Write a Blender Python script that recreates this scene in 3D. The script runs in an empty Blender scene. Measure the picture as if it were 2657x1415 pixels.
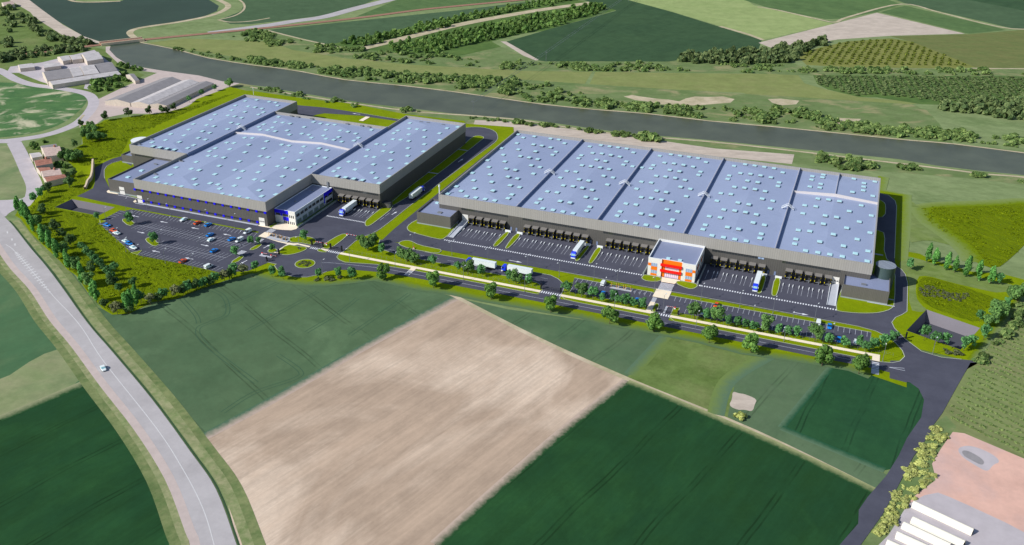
import bpy, math, random
from mathutils import Vector, Matrix, noise
from mathutils.geometry import tessellate_polygon
rnd = random.Random(7)
scene = bpy.context.scene
COL = scene.collection
# ------------------------------------------------------------------ camera constants
CAM = (221.026, -453.471, 223.240)
FOC = 2378.24                      # focal length in pixels of a 2657 px wide picture
RX = (0.9318255, 0.36280785, 0.00846802)
UX = (-0.17315247, 0.4239712, 0.88896943)
FX = (-0.31893489, 0.82983064, -0.45788825)
a_ = 700/2575; b_ = 500/2576
RG = dict(a=(0,0,a_), b=(650,0,a_), c=(1300,0,a_), d=(1957,0,a_), e=(0,350,b_), f=(450,350,b_), g=(850,250,b_), h=(850,450,b_),
          i=(200,520,b_), j=(600,520,b_), k=(1100,580,b_), l=(1450,600,b_), m=(1850,620,b_), n=(2157,420,b_), o=(2157,660,500/1927),
          p=(1100,330,650/2576), q=(1700,380,650/2576), r=(0,500,500/1906), s=(0,800,700/1562), t=(1500,800,900/2008),
          u=(2000,950,657/1939), v=(1300,680,700/2576), w=(2000,750,400/2195), F=(0,0,2657/2576), N=(0,0,1))
def at(k, x, y, z=0.0):
    """survey point: where a sighted point of the plan lies on the level z"""
    X, Y, s = RG[k]; u = X+x*s; v = Y+y*s
    du = (u-1328.5)/FOC; dv = (v-707.5)/FOC
    ray = [FX[i]+RX[i]*du-UX[i]*dv for i in range(3)]
    t = (z-CAM[2])/ray[2]
    return (CAM[0]+t*ray[0], CAM[1]+t*ray[1])
def U(k, x):  return RG[k][0]+x*RG[k][2]
def PL(k, *pts, z=0.0): return [at(k, x, y, z) for x, y in pts]
# ------------------------------------------------------------------ materials
def lin(c): return tuple(((v/255)/12.92 if v/255 <= 0.04045 else ((v/255+0.055)/1.055)**2.4) for v in c)
def newmat(name):
    m = bpy.data.materials.new(name); m.use_nodes = True
    nt = m.node_tree; b = nt.nodes['Principled BSDF']; return m, nt, b
def N(nt, t, **kw):
    n = nt.nodes.new(t)
    for k, v in kw.items():
        if k in n.inputs: n.inputs[k].default_value = v
        else: setattr(n, k, v)
    return n
def worldpos(nt, rot=0.0, sc=(1,1,1)):
    g = nt.nodes.new('ShaderNodeNewGeometry'); mp = nt.nodes.new('ShaderNodeMapping')
    mp.vector_type = 'TEXTURE'; mp.inputs['Rotation'].default_value = (0, 0, -rot); mp.inputs['Scale'].default_value = tuple(1/s for s in sc)
    nt.links.new(g.outputs['Position'], mp.inputs['Vector']); return mp.outputs[0]
def mixc(nt, f, A, B, mode='MIX'):
    m = nt.nodes.new('ShaderNodeMix'); m.data_type = 'RGBA'; m.blend_type = mode
    for sock, v in ((0, f), (6, A), (7, B)):
        if hasattr(v, 'is_output') or isinstance(v, bpy.types.NodeSocket): nt.links.new(v, m.inputs[sock])
        else: m.inputs[sock].default_value = v if sock == 0 else (*v, 1)[:4]
    return m.outputs[2]
def noise_fac(nt, vec, scale, detail=4, rough=.6, lo=.35, hi=.65, dist=0.0):
    n = N(nt, 'ShaderNodeTexNoise', Scale=scale, Detail=detail, Roughness=rough, Distortion=dist)
    nt.links.new(vec, n.inputs['Vector'])
    r = nt.nodes.new('ShaderNodeMapRange'); r.inputs[1].default_value = lo; r.inputs[2].default_value = hi
    nt.links.new(n.outputs['Fac'], r.inputs[0]); return r.outputs[0]
def scalef(nt, f, k):
    m = nt.nodes.new('ShaderNodeMath'); m.operation = 'MULTIPLY'; nt.links.new(f, m.inputs[0]); m.inputs[1].default_value = k; return m.outputs[0]
def dirang(k, x1, y1, x2, y2):
    A, B_ = at(k,x1,y1), at(k,x2,y2); return math.atan2(B_[1]-A[1], B_[0]-A[0])
def field_mat(name, c1, c2, big=.02, fine=.35, rot=0.0, tram=0.0, tamt=.5, streak=0.0, c3=None, patch=.008, rough=1.0, bump=0.0, stretch=1.0, famt=.25, swid=.5, p3=(.5,.68), mot=1.0):
    """rot: direction of the rows in the plan; tram: spacing of the wheel tracks; streak: strength of the drill rows"""
    m, nt, b = newmat(name); b.inputs['Roughness'].default_value = rough; b.inputs['Specular IOR Level'].default_value = .1
    v = worldpos(nt, -rot, (1, stretch, 1))
    col = mixc(nt, noise_fac(nt, v, big, 6, .66), lin(c1), lin(c2))
    if c3: col = mixc(nt, noise_fac(nt, v, patch, 5, .6, p3[0], p3[1], .6), col, lin(c3))
    d = mixc(nt, scalef(nt, noise_fac(nt, v, fine, 6, .8, .3, .7), famt), col, tuple(x*.45 for x in lin(c1)))
    d = mixc(nt, scalef(nt, noise_fac(nt, v, .09, 5, .7, .42, .66), .38*mot), d, tuple(min(1,x*1.3) for x in lin(c2)))
    d = mixc(nt, scalef(nt, noise_fac(nt, worldpos(nt, .7-rot), .055, 5, .7, .45, .7), .34*mot), d, tuple(x*.62 for x in lin(c1)))
    if streak:
        vs = worldpos(nt, -rot, (.03, 1, 1)); n1 = noise_fac(nt, vs, swid, 4, .7, .3, .72)
        d = mixc(nt, scalef(nt, n1, streak), d, tuple(x*.5 for x in lin(c1)))
        vs2 = worldpos(nt, -rot, (.06, .5, 1)); n2 = noise_fac(nt, vs2, swid*.35, 4, .6, .45, .75)
        d = mixc(nt, scalef(nt, n2, streak*.8), d, tuple(min(1,x*1.35) for x in lin(c2)))
    if tram > 0:
        vt = worldpos(nt, -rot); sp = nt.nodes.new('ShaderNodeSeparateXYZ'); nt.links.new(vt, sp.inputs[0])
        nz = N(nt, 'ShaderNodeTexNoise', Scale=.02, Detail=2); nt.links.new(vt, nz.inputs['Vector'])
        def mth(op, A, B_=None):
            q = nt.nodes.new('ShaderNodeMath'); q.operation = op
            for i, v_ in enumerate((A, B_)):
                if v_ is None: continue
                if isinstance(v_, (int,float)): q.inputs[i].default_value = v_
                else: nt.links.new(v_, q.inputs[i])
            return q.outputs[0]
        y = mth('ADD', sp.outputs[1], mth('MULTIPLY', nz.outputs['Fac'], 5)); fr = mth('MULTIPLY', mth('FRACT', mth('DIVIDE', y, tram)), tram)
        l1 = mth('LESS_THAN', mth('ABSOLUTE', mth('SUBTRACT', fr, tram*.5-1.0)), .33); l2 = mth('LESS_THAN', mth('ABSOLUTE', mth('SUBTRACT', fr, tram*.5+1.0)), .33)
        br = noise_fac(nt, vt, .06, 3, .6, .35, .6)
        f = mth('MULTIPLY', mth('MULTIPLY', mth('MAXIMUM', l1, l2), br), tamt)
        d = mixc(nt, f, d, tuple(x*.35 for x in lin(c1)))
    nt.links.new(d, b.inputs['Base Color'])
    if bump:
        bp = N(nt, 'ShaderNodeBump', Strength=min(1, bump), Distance=1.4)
        n2 = N(nt, 'ShaderNodeTexNoise', Scale=.13, Detail=7, Roughness=.75); nt.links.new(v, n2.inputs['Vector'])
        nt.links.new(n2.outputs['Fac'], bp.inputs['Height']); nt.links.new(bp.outputs[0], b.inputs['Normal'])
    return m
def blend_mat(name, ca, cb):
    m, nt, b = newmat(name); b.inputs['Roughness'].default_value = 1; b.inputs['Specular IOR Level'].default_value = .1
    at_ = nt.nodes.new('ShaderNodeAttribute'); at_.attribute_name = 'blend'; v = worldpos(nt)
    n1 = N(nt,'ShaderNodeTexNoise',Scale=.35,Detail=6,Roughness=.75); nt.links.new(v, n1.inputs['Vector'])
    ad = nt.nodes.new('ShaderNodeMath'); ad.operation = 'ADD'; nt.links.new(at_.outputs['Fac'], ad.inputs[0]); nt.links.new(n1.outputs['Fac'], ad.inputs[1])
    r = nt.nodes.new('ShaderNodeMapRange'); r.inputs[1].default_value = .62; r.inputs[2].default_value = 1.38; nt.links.new(ad.outputs[0], r.inputs[0])
    nt.links.new(mixc(nt, r.outputs[0], lin(ca), lin(cb)), b.inputs['Base Color']); return m
def plain(name, c, rough=.6, metal=0.0, spec=.3, nz=0.0, nscale=.4, linear=False):
    m, nt, b = newmat(name); cc = c if linear else lin(c)
    b.inputs['Roughness'].default_value = rough; b.inputs['Metallic'].default_value = metal; b.inputs['Specular IOR Level'].default_value = spec
    if nz:
        v = worldpos(nt)
        col = mixc(nt, noise_fac(nt, v, nscale, 5, .65), cc, tuple(x*(1-nz) for x in cc)); nt.links.new(col, b.inputs['Base Color'])
    else: b.inputs['Base Color'].default_value = (*cc, 1)
    return m
def clad_mat(name, c1, c2, per=1.15):
    m, nt, b = newmat(name); b.inputs['Roughness'].default_value = .55; b.inputs['Metallic'].default_value = .0; b.inputs['Specular IOR Level'].default_value = .35
    g = nt.nodes.new('ShaderNodeNewGeometry'); sp = nt.nodes.new('ShaderNodeSeparateXYZ'); nt.links.new(g.outputs['Position'], sp.inputs[0])
    ad = nt.nodes.new('ShaderNodeMath'); ad.operation = 'ADD'; nt.links.new(sp.outputs[0], ad.inputs[0]); nt.links.new(sp.outputs[1], ad.inputs[1])
    mu = nt.nodes.new('ShaderNodeMath'); mu.operation = 'MULTIPLY'; nt.links.new(ad.outputs[0], mu.inputs[0]); mu.inputs[1].default_value = 1/per
    fr = nt.nodes.new('ShaderNodeMath'); fr.operation = 'FRACT'; nt.links.new(mu.outputs[0], fr.inputs[0])
    rm = nt.nodes.new('ShaderNodeMapRange'); rm.inputs[1].default_value = .55; rm.inputs[2].default_value = .95; nt.links.new(fr.outputs[0], rm.inputs[0])
    fl = nt.nodes.new('ShaderNodeMath'); fl.operation = 'FLOOR'; nt.links.new(mu.outputs[0], fl.inputs[0])
    wn = nt.nodes.new('ShaderNodeTexWhiteNoise'); wn.noise_dimensions = '1D'; nt.links.new(fl.outputs[0], wn.inputs['W'])
    col = mixc(nt, rm.outputs[0], lin(c1), lin(c2))
    col = mixc(nt, scalef(nt, wn.outputs['Value'], .35), col, lin(c2))
    nt.links.new(col, b.inputs['Base Color'])
    bp = N(nt, 'ShaderNodeBump', Strength=.5, Distance=.08); nt.links.new(rm.outputs[0], bp.inputs['Height']); nt.links.new(bp.outputs[0], b.inputs['Normal'])
    return m
def leaf_mat(name, c1, c2):
    m, nt, b = newmat(name)
    g = nt.nodes.new('ShaderNodeNewGeometry'); oi = nt.nodes.new('ShaderNodeObjectInfo')
    col = mixc(nt, g.outputs['Random Per Island'], lin(c1), lin(c2))
    hs = nt.nodes.new('ShaderNodeHueSaturation'); nt.links.new(col, hs.inputs['Color'])
    rr = nt.nodes.new('ShaderNodeMapRange'); rr.inputs[3].default_value = .75; rr.inputs[4].default_value = 1.25
    nt.links.new(oi.outputs['Random'], rr.inputs[0]); nt.links.new(rr.outputs[0], hs.inputs['Value'])
    nt.links.new(hs.outputs[0], b.inputs['Base Color']); b.inputs['Roughness'].default_value = .7; b.inputs['Specular IOR Level'].default_value = .2
    tr = nt.nodes.new('ShaderNodeBsdfTranslucent'); nt.links.new(hs.outputs[0], tr.inputs['Color'])
    mx = nt.nodes.new('ShaderNodeMixShader'); mx.inputs[0].default_value = .35
    nt.links.new(b.outputs[0], mx.inputs[1]); nt.links.new(tr.outputs[0], mx.inputs[2]); nt.links.new(mx.outputs[0], nt.nodes['Material Output'].inputs['Surface'])
    return m
M = {}
AB = dirang('F',508,1104,1145,752); AD = dirang('F',1100,1372,1578,960); AM = dirang('s',540,60,1160,740)
M['lawn'] = field_mat('site lawn', (138,156,4), (118,138,2), big=.05, fine=.6, bump=.35, famt=.36, mot=.6)
M['rough_lawn'] = field_mat('rough lawn', (130,148,2), (98,118,0), big=.09, fine=.3, bump=1.0, stretch=2.0, rot=-.6, famt=.8)
M['meadow'] = field_mat('meadow', (122,140,84), (136,150,98), big=.02, fine=.12, c3=(104,128,80), patch=.012, famt=.3, stretch=1.6)
M['meadow_mix'] = field_mat('rough meadow', (122,140,84), (134,148,92), big=.04, fine=.25, c3=(112,134,62), patch=.03, famt=.35, stretch=1.5, p3=(.46,.62))
M['ground'] = field_mat('open country', (124,142,94), (138,153,106), big=.02, fine=.15, c3=(98,122,72), patch=.01, famt=.35, stretch=1.8)
M['scrub'] = field_mat('scrub ground', (130,146,98), (100,124,72), big=.05, fine=.14, c3=(166,158,118), patch=.03, famt=.5, stretch=1.5, rot=.35, p3=(.52,.64))
M['asphalt'] = field_mat('asphalt', (78,79,92), (90,91,104), big=.05, fine=.9, streak=.16, swid=.35, rough=.75, famt=.14, mot=.35)
M['old_road'] = field_mat('old road', (176,171,172), (190,185,186), big=.06, fine=.8, rot=AD, streak=.0, famt=.12, mot=.3)
M['junction'] = plain('village asphalt', (194,186,190), .9, nz=.12, nscale=.15)
M['pink_verge'] = plain('pinkish gravel', (200,184,178), 1, nz=.12, nscale=.2)
M['beige_verge'] = field_mat('dry grass verge', (170,168,128), (112,132,80), big=.25, fine=.6, famt=.35)
M['green_verge'] = field_mat('green verge', (98,122,72), (140,146,100), big=.2, fine=.6, famt=.45)
M['path'] = plain('cream paving', (252,236,210), .9, nz=.06, nscale=.8)
M['path_grey'] = plain('pale concrete', (186,190,200), .85, nz=.08, nscale=.5)
M['kerb'] = plain('kerb concrete', (188,194,176), .9)
M['paint'] = plain('road paint', (232,234,242), .8)
M['paint_worn'] = plain('worn road paint', (214,212,212), .9, nz=.12, nscale=1.5)
M['paint_thin'] = plain('bay line paint', (196,200,212), .8)
M['water'] = plain('canal water', (92,97,78), .35, spec=.3, nz=.3, nscale=.04)
M['basin_water'] = plain('basin water', (62,80,66), .55, spec=.12, nz=.2, nscale=.015)
M['track'] = field_mat('farm track', (176,168,132), (204,188,164), big=.1, fine=.5, famt=.3)
M['bare'] = field_mat('bare soil', (180,158,138), (198,174,152), big=.03, fine=.5, rot=AB, streak=.36, c3=(236,214,192), patch=.011, stretch=1.7, famt=.26, swid=.7, p3=(.47,.64), mot=.6)
M['bare_far'] = field_mat('far bare soil', (192,178,164), (208,194,180), big=.05, fine=.25, famt=.25, rot=.35, streak=.2, stretch=3)
M['pink_soil'] = field_mat('pinkish yard', (226,184,168), (214,172,156), big=.05, fine=.4, famt=.12, c3=(206,180,176), patch=.02)
M['f_dark'] = field_mat('dark green crop', (40,78,42), (34,72,44), big=.03, fine=.5, rot=AD, tram=27, tamt=.6, streak=.3, c3=(52,98,54), patch=.014, stretch=1.6, famt=.34)
M['f_dark2'] = field_mat('dark blue-green crop', (40,80,52), (46,88,54), big=.03, fine=.3, rot=AD+.12, tram=19, tamt=.55, streak=.15, famt=.22)
M['f_mid'] = field_mat('mid green crop', (92,116,84), (80,106,76), big=.03, fine=.3, rot=AM, tram=30, tamt=.6, streak=.08, c3=(108,134,98), patch=.02, famt=.3)
M['f_left'] = field_mat('left green crop', (86,118,82), (74,110,76), big=.03, fine=.3, rot=AD, streak=.1, c3=(110,134,94), patch=.014, famt=.25)
M['f_grey'] = field_mat('grey green crop', (100,122,92), (88,112,80), big=.03, fine=.3, rot=dirang('v',1000,920,1330,660), tram=24, tamt=.45, streak=.12, c3=(74,104,74), patch=.02, famt=.2)
M['f_olive'] = field_mat('olive meadow', (100,122,62), (116,136,78), big=.05, fine=.45, c3=(130,140,88), patch=.03, famt=.45)
M['f_far_dark'] = field_mat('far dark crop', (58,84,58), (66,92,62), big=.015, fine=.15, rot=dirang('c',100,420,1200,100), tram=30, tamt=.3, streak=.1, famt=.15)
M['f_far_grey'] = field_mat('far grey green crop', (74,98,70), (82,106,76), big=.02, fine=.12, famt=.2, rot=.5, streak=.12)
M['f_far_light'] = field_mat('far light crop', (146,164,104), (158,172,114), big=.03, fine=.2, famt=.2, rot=.4, streak=.12)
M['f_far_green'] = field_mat('far green crop', (86,114,70), (98,124,76), big=.03, fine=.2, rot=-.45, streak=.3, famt=.25, swid=.2)
M['f_far_olive'] = field_mat('far olive crop', (124,126,78), (104,118,68), big=.05, fine=.2, famt=.35, stretch=2)
M['f_strip'] = field_mat('mown meadow strip', (146,152,96), (128,140,82), big=.05, fine=.2, rot=.35, streak=.25, famt=.3)
M['f_round'] = field_mat('patchy paddock', (74,114,70), (92,126,76), big=.04, fine=.4, rot=.5, c3=(210,202,172), patch=.035, famt=.3, p3=(.52,.62), stretch=1.5)
M['f_pale'] = field_mat('pale pasture', (156,158,120), (126,140,96), big=.05, fine=.4, c3=(108,132,88), patch=.03, famt=.25)
M['orch_ground'] = field_mat('young orchard ground', (120,128,64), (136,138,78), big=.05, fine=.2, famt=.3)
M['grove_ground'] = field_mat('grove ground', (78,108,56), (100,124,66), big=.05, fine=.2, famt=.4)
M['orchard_right'] = field_mat('row crop', (142,152,100), (122,138,84), big=.05, fine=.2, rot=dirang('u',1400,380,1939,640), streak=.6, famt=.5, swid=.28, c3=(150,150,106), patch=.03)
M['wheel_track'] = plain('wheel tracks', (62,92,68), 1)
M['pond_floor'] = plain('basin floor liner', (78,80,90), .8, nz=.06, nscale=.1)
M['pond_side'] = plain('basin side liner', (122,118,126), .8, nz=.05, nscale=.1)
M['clad_light'] = clad_mat('light cladding', (162,159,154), (147,144,140))
M['clad_dark'] = clad_mat('dark cladding', (92,90,87), (82,80,78))
M['clad_annex'] = clad_mat('annex cladding', (102,99,95), (92,90,86), .8)
def roof_mat(name, c1, c2):
    m, nt, b = newmat(name); b.inputs['Roughness'].default_value = .5; b.inputs['Specular IOR Level'].default_value = .3
    v = worldpos(nt); col = mixc(nt, noise_fac(nt, v, .012, 4, .55, .3, .7), lin(c1), lin(c2))  # broad noise paints a faint cloudy reflection into the roof colour
    col = mixc(nt, scalef(nt, noise_fac(nt, v, .35, 4, .7), .12), col, tuple(x*.8 for x in lin(c2)))
    col = mixc(nt, scalef(nt, noise_fac(nt, v, .09, 6, .72, .46, .72), .16), col, tuple(x*.72 for x in lin(c2)))
    nt.links.new(col, b.inputs['Base Color']); return m
M['roof'] = roof_mat('roof membrane', (161,173,202), (148,160,191))
M['roof_low'] = roof_mat('low roof membrane', (146,154,184), (134,144,174))
M['firewall'] = plain('fire wall flashing', (122,136,168), .6)
M['trim'] = plain('white trim', (232,236,240), .5)
M['grey_wall'] = plain('fire wall cladding', (206,200,200), .6)
M['white'] = plain('white panel', (228,226,220), .6, nz=.04)
M['grey_panel'] = plain('pale grey panel', (196,202,206), .5)
M['orange'] = plain('orange panel', (240,122,18), .5)
M['red'] = plain('red canopy', (238,20,10), .5)
M['blue'] = plain('blue panel', (24,10,226), .5)
M['glass_side'] = plain('side glazing painted reflection', (132,152,146), .2, spec=.7, nz=.3, nscale=.5)  # grey-teal reflection is painted into the glass colour
M['glass_dark'] = plain('dark ribbon glass', (52,56,58), .12, spec=.8)
M['glass_blue'] = plain('office glass', (150,172,205), .1, spec=.8)
M['glass_pink'] = plain('lobby glass', (226,206,228), .15, spec=.7)
M['glass_car'] = plain('car glass', (36,52,62), .08, spec=.9)
M['glass_carw'] = plain('pale car glass', (150,196,204), .08, spec=.9)
M['skylight'] = plain('skylight dome', (190,232,240), .25, spec=.6)
M['dock_black'] = plain('dock shelter black', (34,34,36), .8)
M['dock_top'] = plain('dock hood top', (126,122,118), .7)
M['dock_door'] = plain('dock door grey', (66,66,66), .6)
M['yellow'] = plain('yellow marker', (236,214,10), .5)
M['bike_yellow'] = plain('shelter yellow', (238,176,40), .5)
M['black_metal'] = plain('black gate metal', (24,26,30), .5)
M['metal'] = plain('galvanised steel', (132,136,142), .45, metal=.3)
M['rubber'] = plain('rubber', (20,20,21), .8)
M['chassis'] = plain('truck chassis', (60,62,66), .6)
M['truck_blue'] = plain('truck blue', (24,60,232), .35, spec=.5)
M['car_blue'] = plain('car blue', (16,132,222), .3, spec=.5)
M['car_orange'] = plain('car orange', (226,84,16), .3, spec=.5)
M['car_white'] = plain('car white', (232,240,240), .3, spec=.5)
M['trailer'] = plain('trailer white', (230,238,240), .45, nz=.03)
M['redpaint'] = plain('red barrier paint', (220,24,20), .5)
M['concrete'] = plain('concrete wall', (150,160,160), .85, nz=.08)
M['stone_wall'] = plain('cream retaining wall', (238,214,184), .85, nz=.06)
M['tank'] = clad_mat('tank steel', (150,158,170), (96,104,118), 1.2)
M['tank_side'] = plain('tank side', (74,92,90), .3, metal=.2, nz=.2, nscale=.1)
M['shed_roof'] = plain('weathered shed roof', (206,200,200), .85, nz=.22, nscale=.25)
M['shed_grey'] = plain('grey shed roof', (152,148,150), .85, nz=.15, nscale=.2)
M['tile'] = plain('clay tile roof', (186,130,112), .9, nz=.35, nscale=.6)
M['tile_pale'] = plain('pale tile roof', (210,186,176), .9, nz=.25, nscale=.6)
M['house_wall'] = plain('rendered wall', (206,194,180), .9, nz=.1)
M['poly'] = plain('white tunnel sheet', (236,230,216), .6, nz=.05)
M['rail_bed'] = plain('rust ballast', (164,124,104), 1, nz=.25, nscale=.6)
M['bark'] = plain('bark', (98,84,66), .9, nz=.3, nscale=3)
M['leaf_big'] = leaf_mat('roadside leaves', (134,174,84), (76,118,54))
M['leaf_mid'] = leaf_mat('lot tree leaves', (130,168,92), (76,116,62))
M['leaf_small'] = leaf_mat('young tree leaves', (124,178,108), (74,130,76))
M['leaf_globe'] = leaf_mat('globe tree leaves', (118,164,100), (70,120,70))
M['leaf_dark'] = leaf_mat('dark tree leaves', (104,132,76), (60,92,50))
M['leaf_brown'] = leaf_mat('brownish tree leaves', (152,156,110), (104,114,78))
M['leaf_poplar'] = leaf_mat('poplar leaves', (132,190,100), (78,138,64))
M['leaf_bush'] = leaf_mat('bank shrub leaves', (152,172,102), (78,112,60))
M['leaf_grove'] = leaf_mat('grove leaves', (142,172,92), (66,106,48))
M['leaf_wood'] = leaf_mat('wood leaves', (148,164,106), (82,110,66))
M['leaf_yellow'] = leaf_mat('yellowish shrub leaves', (214,216,136), (164,176,100))
M['leaf_heath'] = leaf_mat('heath plants', (124,130,92), (74,86,54))
M['leaf_row'] = leaf_mat('row crop leaves', (156,174,106), (104,130,74))
M['leaf_tuft'] = leaf_mat('grass tufts', (154,174,8), (98,120,0))
M['leaf_orch'] = leaf_mat('young orchard leaves', (140,150,62), (84,104,40))
# ------------------------------------------------------------------ mesh builder
def blend_ribbon(name, pts, w, z, ma, mb_):
    """strip of grass where one cover gives way to the next; left side = a, right side = b"""
    v = []; f = []; at_ = []; n = len(pts)
    for i in range(n):
        d = Vector(pts[min(i+1,n-1)])-Vector(pts[max(i-1,0)]); d.normalize(); nn = Vector((-d.y,d.x)); c = Vector(pts[i])
        for k in range(5): s = k/4; q = c+nn*w*(.5-s); v.append((q.x,q.y,z)); at_.append(s)
    for i in range(n-1):
        for k in range(4): f.append((i*5+k,i*5+k+1,(i+1)*5+k+1,(i+1)*5+k))
    me = bpy.data.meshes.new(name); me.from_pydata(v,[],f); me.materials.append(M[ma] if mb_ is None else blend_mat('blend '+name, ma, mb_)); a = me.attributes.new('blend','FLOAT','POINT'); a.data.foreach_set('value', at_)
    o = bpy.data.objects.new(name, me); COL.objects.link(o); o['kind'] = 'structure'; return o
class MB:
    def __init__(s): s.v = []; s.f = []; s.mi = []
    def face(s, pts, mi=0):
        b = len(s.v); s.v += [tuple(p) for p in pts]; s.f.append(tuple(range(b, b+len(pts)))); s.mi.append(mi)
    def box(s, x0, x1, y0, y1, z0, z1, mi=0):
        b = len(s.v); s.v += [(x0,y0,z0),(x1,y0,z0),(x1,y1,z0),(x0,y1,z0),(x0,y0,z1),(x1,y0,z1),(x1,y1,z1),(x0,y1,z1)]
        for f in ((3,2,1,0),(4,5,6,7),(0,1,5,4),(1,2,6,5),(2,3,7,6),(3,0,4,7)): s.f.append(tuple(b+i for i in f)); s.mi.append(mi)
    def obox(s, cx, cy, L, Wd, z0, z1, ang, mi=0):
        c, sn = math.cos(ang), math.sin(ang); pts = []
        for dx, dy in ((-L/2,-Wd/2),(L/2,-Wd/2),(L/2,Wd/2),(-L/2,Wd/2)): pts.append((cx+dx*c-dy*sn, cy+dx*sn+dy*c))
        s.prism(pts, z0, z1, mi)
    def prism(s, pts, z0, z1, mi=0, top=True, bot=True):
        n = len(pts); b = len(s.v); s.v += [(p[0],p[1],z0) for p in pts]+[(p[0],p[1],z1) for p in pts]
        for i in range(n):
            j = (i+1) % n; s.f.append((b+i,b+j,b+n+j,b+n+i)); s.mi.append(mi)
        if top: s.f.append(tuple(range(b+n, b+2*n))); s.mi.append(mi)
        if bot: s.f.append(tuple(range(b+n-1, b-1, -1))); s.mi.append(mi)
    def cyl(s, x, y, z0, z1, r0, r1=None, n=12, mi=0, cap=True):
        r1 = r0 if r1 is None else r1; b = len(s.v)
        for z, r in ((z0,r0),(z1,r1)):
            for i in range(n): t = 2*math.pi*i/n; s.v.append((x+r*math.cos(t), y+r*math.sin(t), z))
        for i in range(n): j = (i+1) % n; s.f.append((b+i,b+j,b+n+j,b+n+i)); s.mi.append(mi)
        if cap: s.f.append(tuple(range(b+n,b+2*n))); s.mi.append(mi)
    def tube(s, p, q, r0, r1=None, n=6, mi=0):
        r1 = r0 if r1 is None else r1; p = Vector(p); q = Vector(q); d = (q-p).normalized()
        a = d.orthogonal().normalized(); c = d.cross(a); b = len(s.v)
        for o, r in ((p,r0),(q,r1)):
            for i in range(n): t = 2*math.pi*i/n; s.v.append(tuple(o+a*(r*math.cos(t))+c*(r*math.sin(t))))
        for i in range(n): j = (i+1) % n; s.f.append((b+i,b+j,b+n+j,b+n+i)); s.mi.append(mi)
        s.f.append(tuple(range(b+n,b+2*n))); s.mi.append(mi); s.f.append(tuple(range(b+n-1,b-1,-1))); s.mi.append(mi)
    def poly(s, pts, z, mi=0, holes=()):
        loops = [[Vector((p[0],p[1],0)) for p in pts]]+[[Vector((p[0],p[1],0)) for p in h] for h in holes]
        flat = [p for l in loops for p in l]; b = len(s.v); s.v += [(p.x,p.y,z) for p in flat]
        for t in tessellate_polygon(loops):
            a, c, d = (flat[i] for i in t)
            if (c-a).cross(d-a).z < 0: t = t[::-1]
            s.f.append(tuple(b+i for i in t)); s.mi.append(mi)
    def ribbon(s, pts, w, z, mi=0, closed=False):
        n = len(pts); L = []; Rr = []
        for i in range(n):
            if closed: p0, p1 = Vector(pts[i-1]), Vector(pts[(i+1) % n])
            else: p0, p1 = Vector(pts[max(0,i-1)]), Vector(pts[min(n-1,i+1)])
            d = (p1-p0); d.normalize(); nn = Vector((-d.y, d.x)); ww = w[i] if isinstance(w, (list,tuple)) else w
            c = Vector(pts[i]); L.append(c+nn*ww/2); Rr.append(c-nn*ww/2)
        for i in range(n if closed else n-1):
            j = (i+1) % n; s.face([(*Rr[i],z),(*Rr[j],z),(*L[j],z),(*L[i],z)], mi)
    def build(s, name, mats, parent=None, smooth=False):
        me = bpy.data.meshes.new(name); me.from_pydata(s.v, [], s.f)
        if not isinstance(mats, (list,tuple)): mats = [mats]
        for m in mats: me.materials.append(M[m] if isinstance(m, str) else m)
        if len(mats) > 1: me.polygons.foreach_set('material_index', s.mi)
        if smooth: me.polygons.foreach_set('use_smooth', [True]*len(me.polygons))
        me.update(); o = bpy.data.objects.new(name, me); COL.objects.link(o)
        if parent: o.parent = parent
        return o
def chaikin(pts, n=2, closed=True):
    for _ in range(n):
        out = []; m = len(pts)
        for i in range(m if closed else m-1):
            p, q = pts[i], pts[(i+1) % m]
            out += [(p[0]*.75+q[0]*.25, p[1]*.75+q[1]*.25), (p[0]*.25+q[0]*.75, p[1]*.25+q[1]*.75)]
        if not closed: out = [pts[0]]+out+[pts[-1]]
        pts = out
    return pts
def catmull(pts, n=6):
    out = []; P_ = [pts[0]]+list(pts)+[pts[-1]]
    for i in range(1, len(P_)-2):
        p0,p1,p2,p3 = P_[i-1],P_[i],P_[i+1],P_[i+2]
        for k in range(n):
            t = k/n; out.append(tuple(.5*((2*p1[c])+(-p0[c]+p2[c])*t+(2*p0[c]-5*p1[c]+4*p2[c]-p3[c])*t*t+(-p0[c]+3*p1[c]-3*p2[c]+p3[c])*t**3) for c in (0,1)))
    out.append(tuple(pts[-1])); return out
def tag(o, label=None, cat=None, group=None, kind=None):
    if label:
        w_ = label.split(); k_ = len(w_)-1
        while len(w_) > 16 and k_ > 0:
            if w_[k_] in ('the','a','an'): w_.pop(k_)
            k_ -= 1
        o['label'] = ' '.join(w_)
    if cat: o['category'] = cat
    if group: o['group'] = group
    if kind: o['kind'] = kind
    return o
def struct(name, mb, m): return tag(mb.build(name, m), kind='structure')
def empty(name, loc, rz=0.0, label=None, cat=None, group=None, sc=1.0):
    o = bpy.data.objects.new(name, None); COL.objects.link(o); o.location = loc; o.rotation_euler = (0,0,rz); o.scale = (sc,sc,sc)
    o.empty_display_size = .5
    return tag(o, label, cat, group)
def copy_tree(o, parent=None):
    c = o.copy(); COL.objects.link(c)
    if parent: c.parent = parent
    for ch in list(o.children): copy_tree(ch, c)
    return c
ORD = ['first','second','third','fourth','fifth','sixth','seventh','eighth','ninth','tenth','eleventh','twelfth','thirteenth','fourteenth','fifteenth',
       'sixteenth','seventeenth','eighteenth','nineteenth','twentieth']
def nth(i):
    if i < 20: return ORD[i]
    return ['twenty','thirty','forty','fifty','sixty','seventy'][(i+1)//10-2] + ('-'+ORD[(i+1)%10-1] if (i+1)%10 else 'th')
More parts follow.
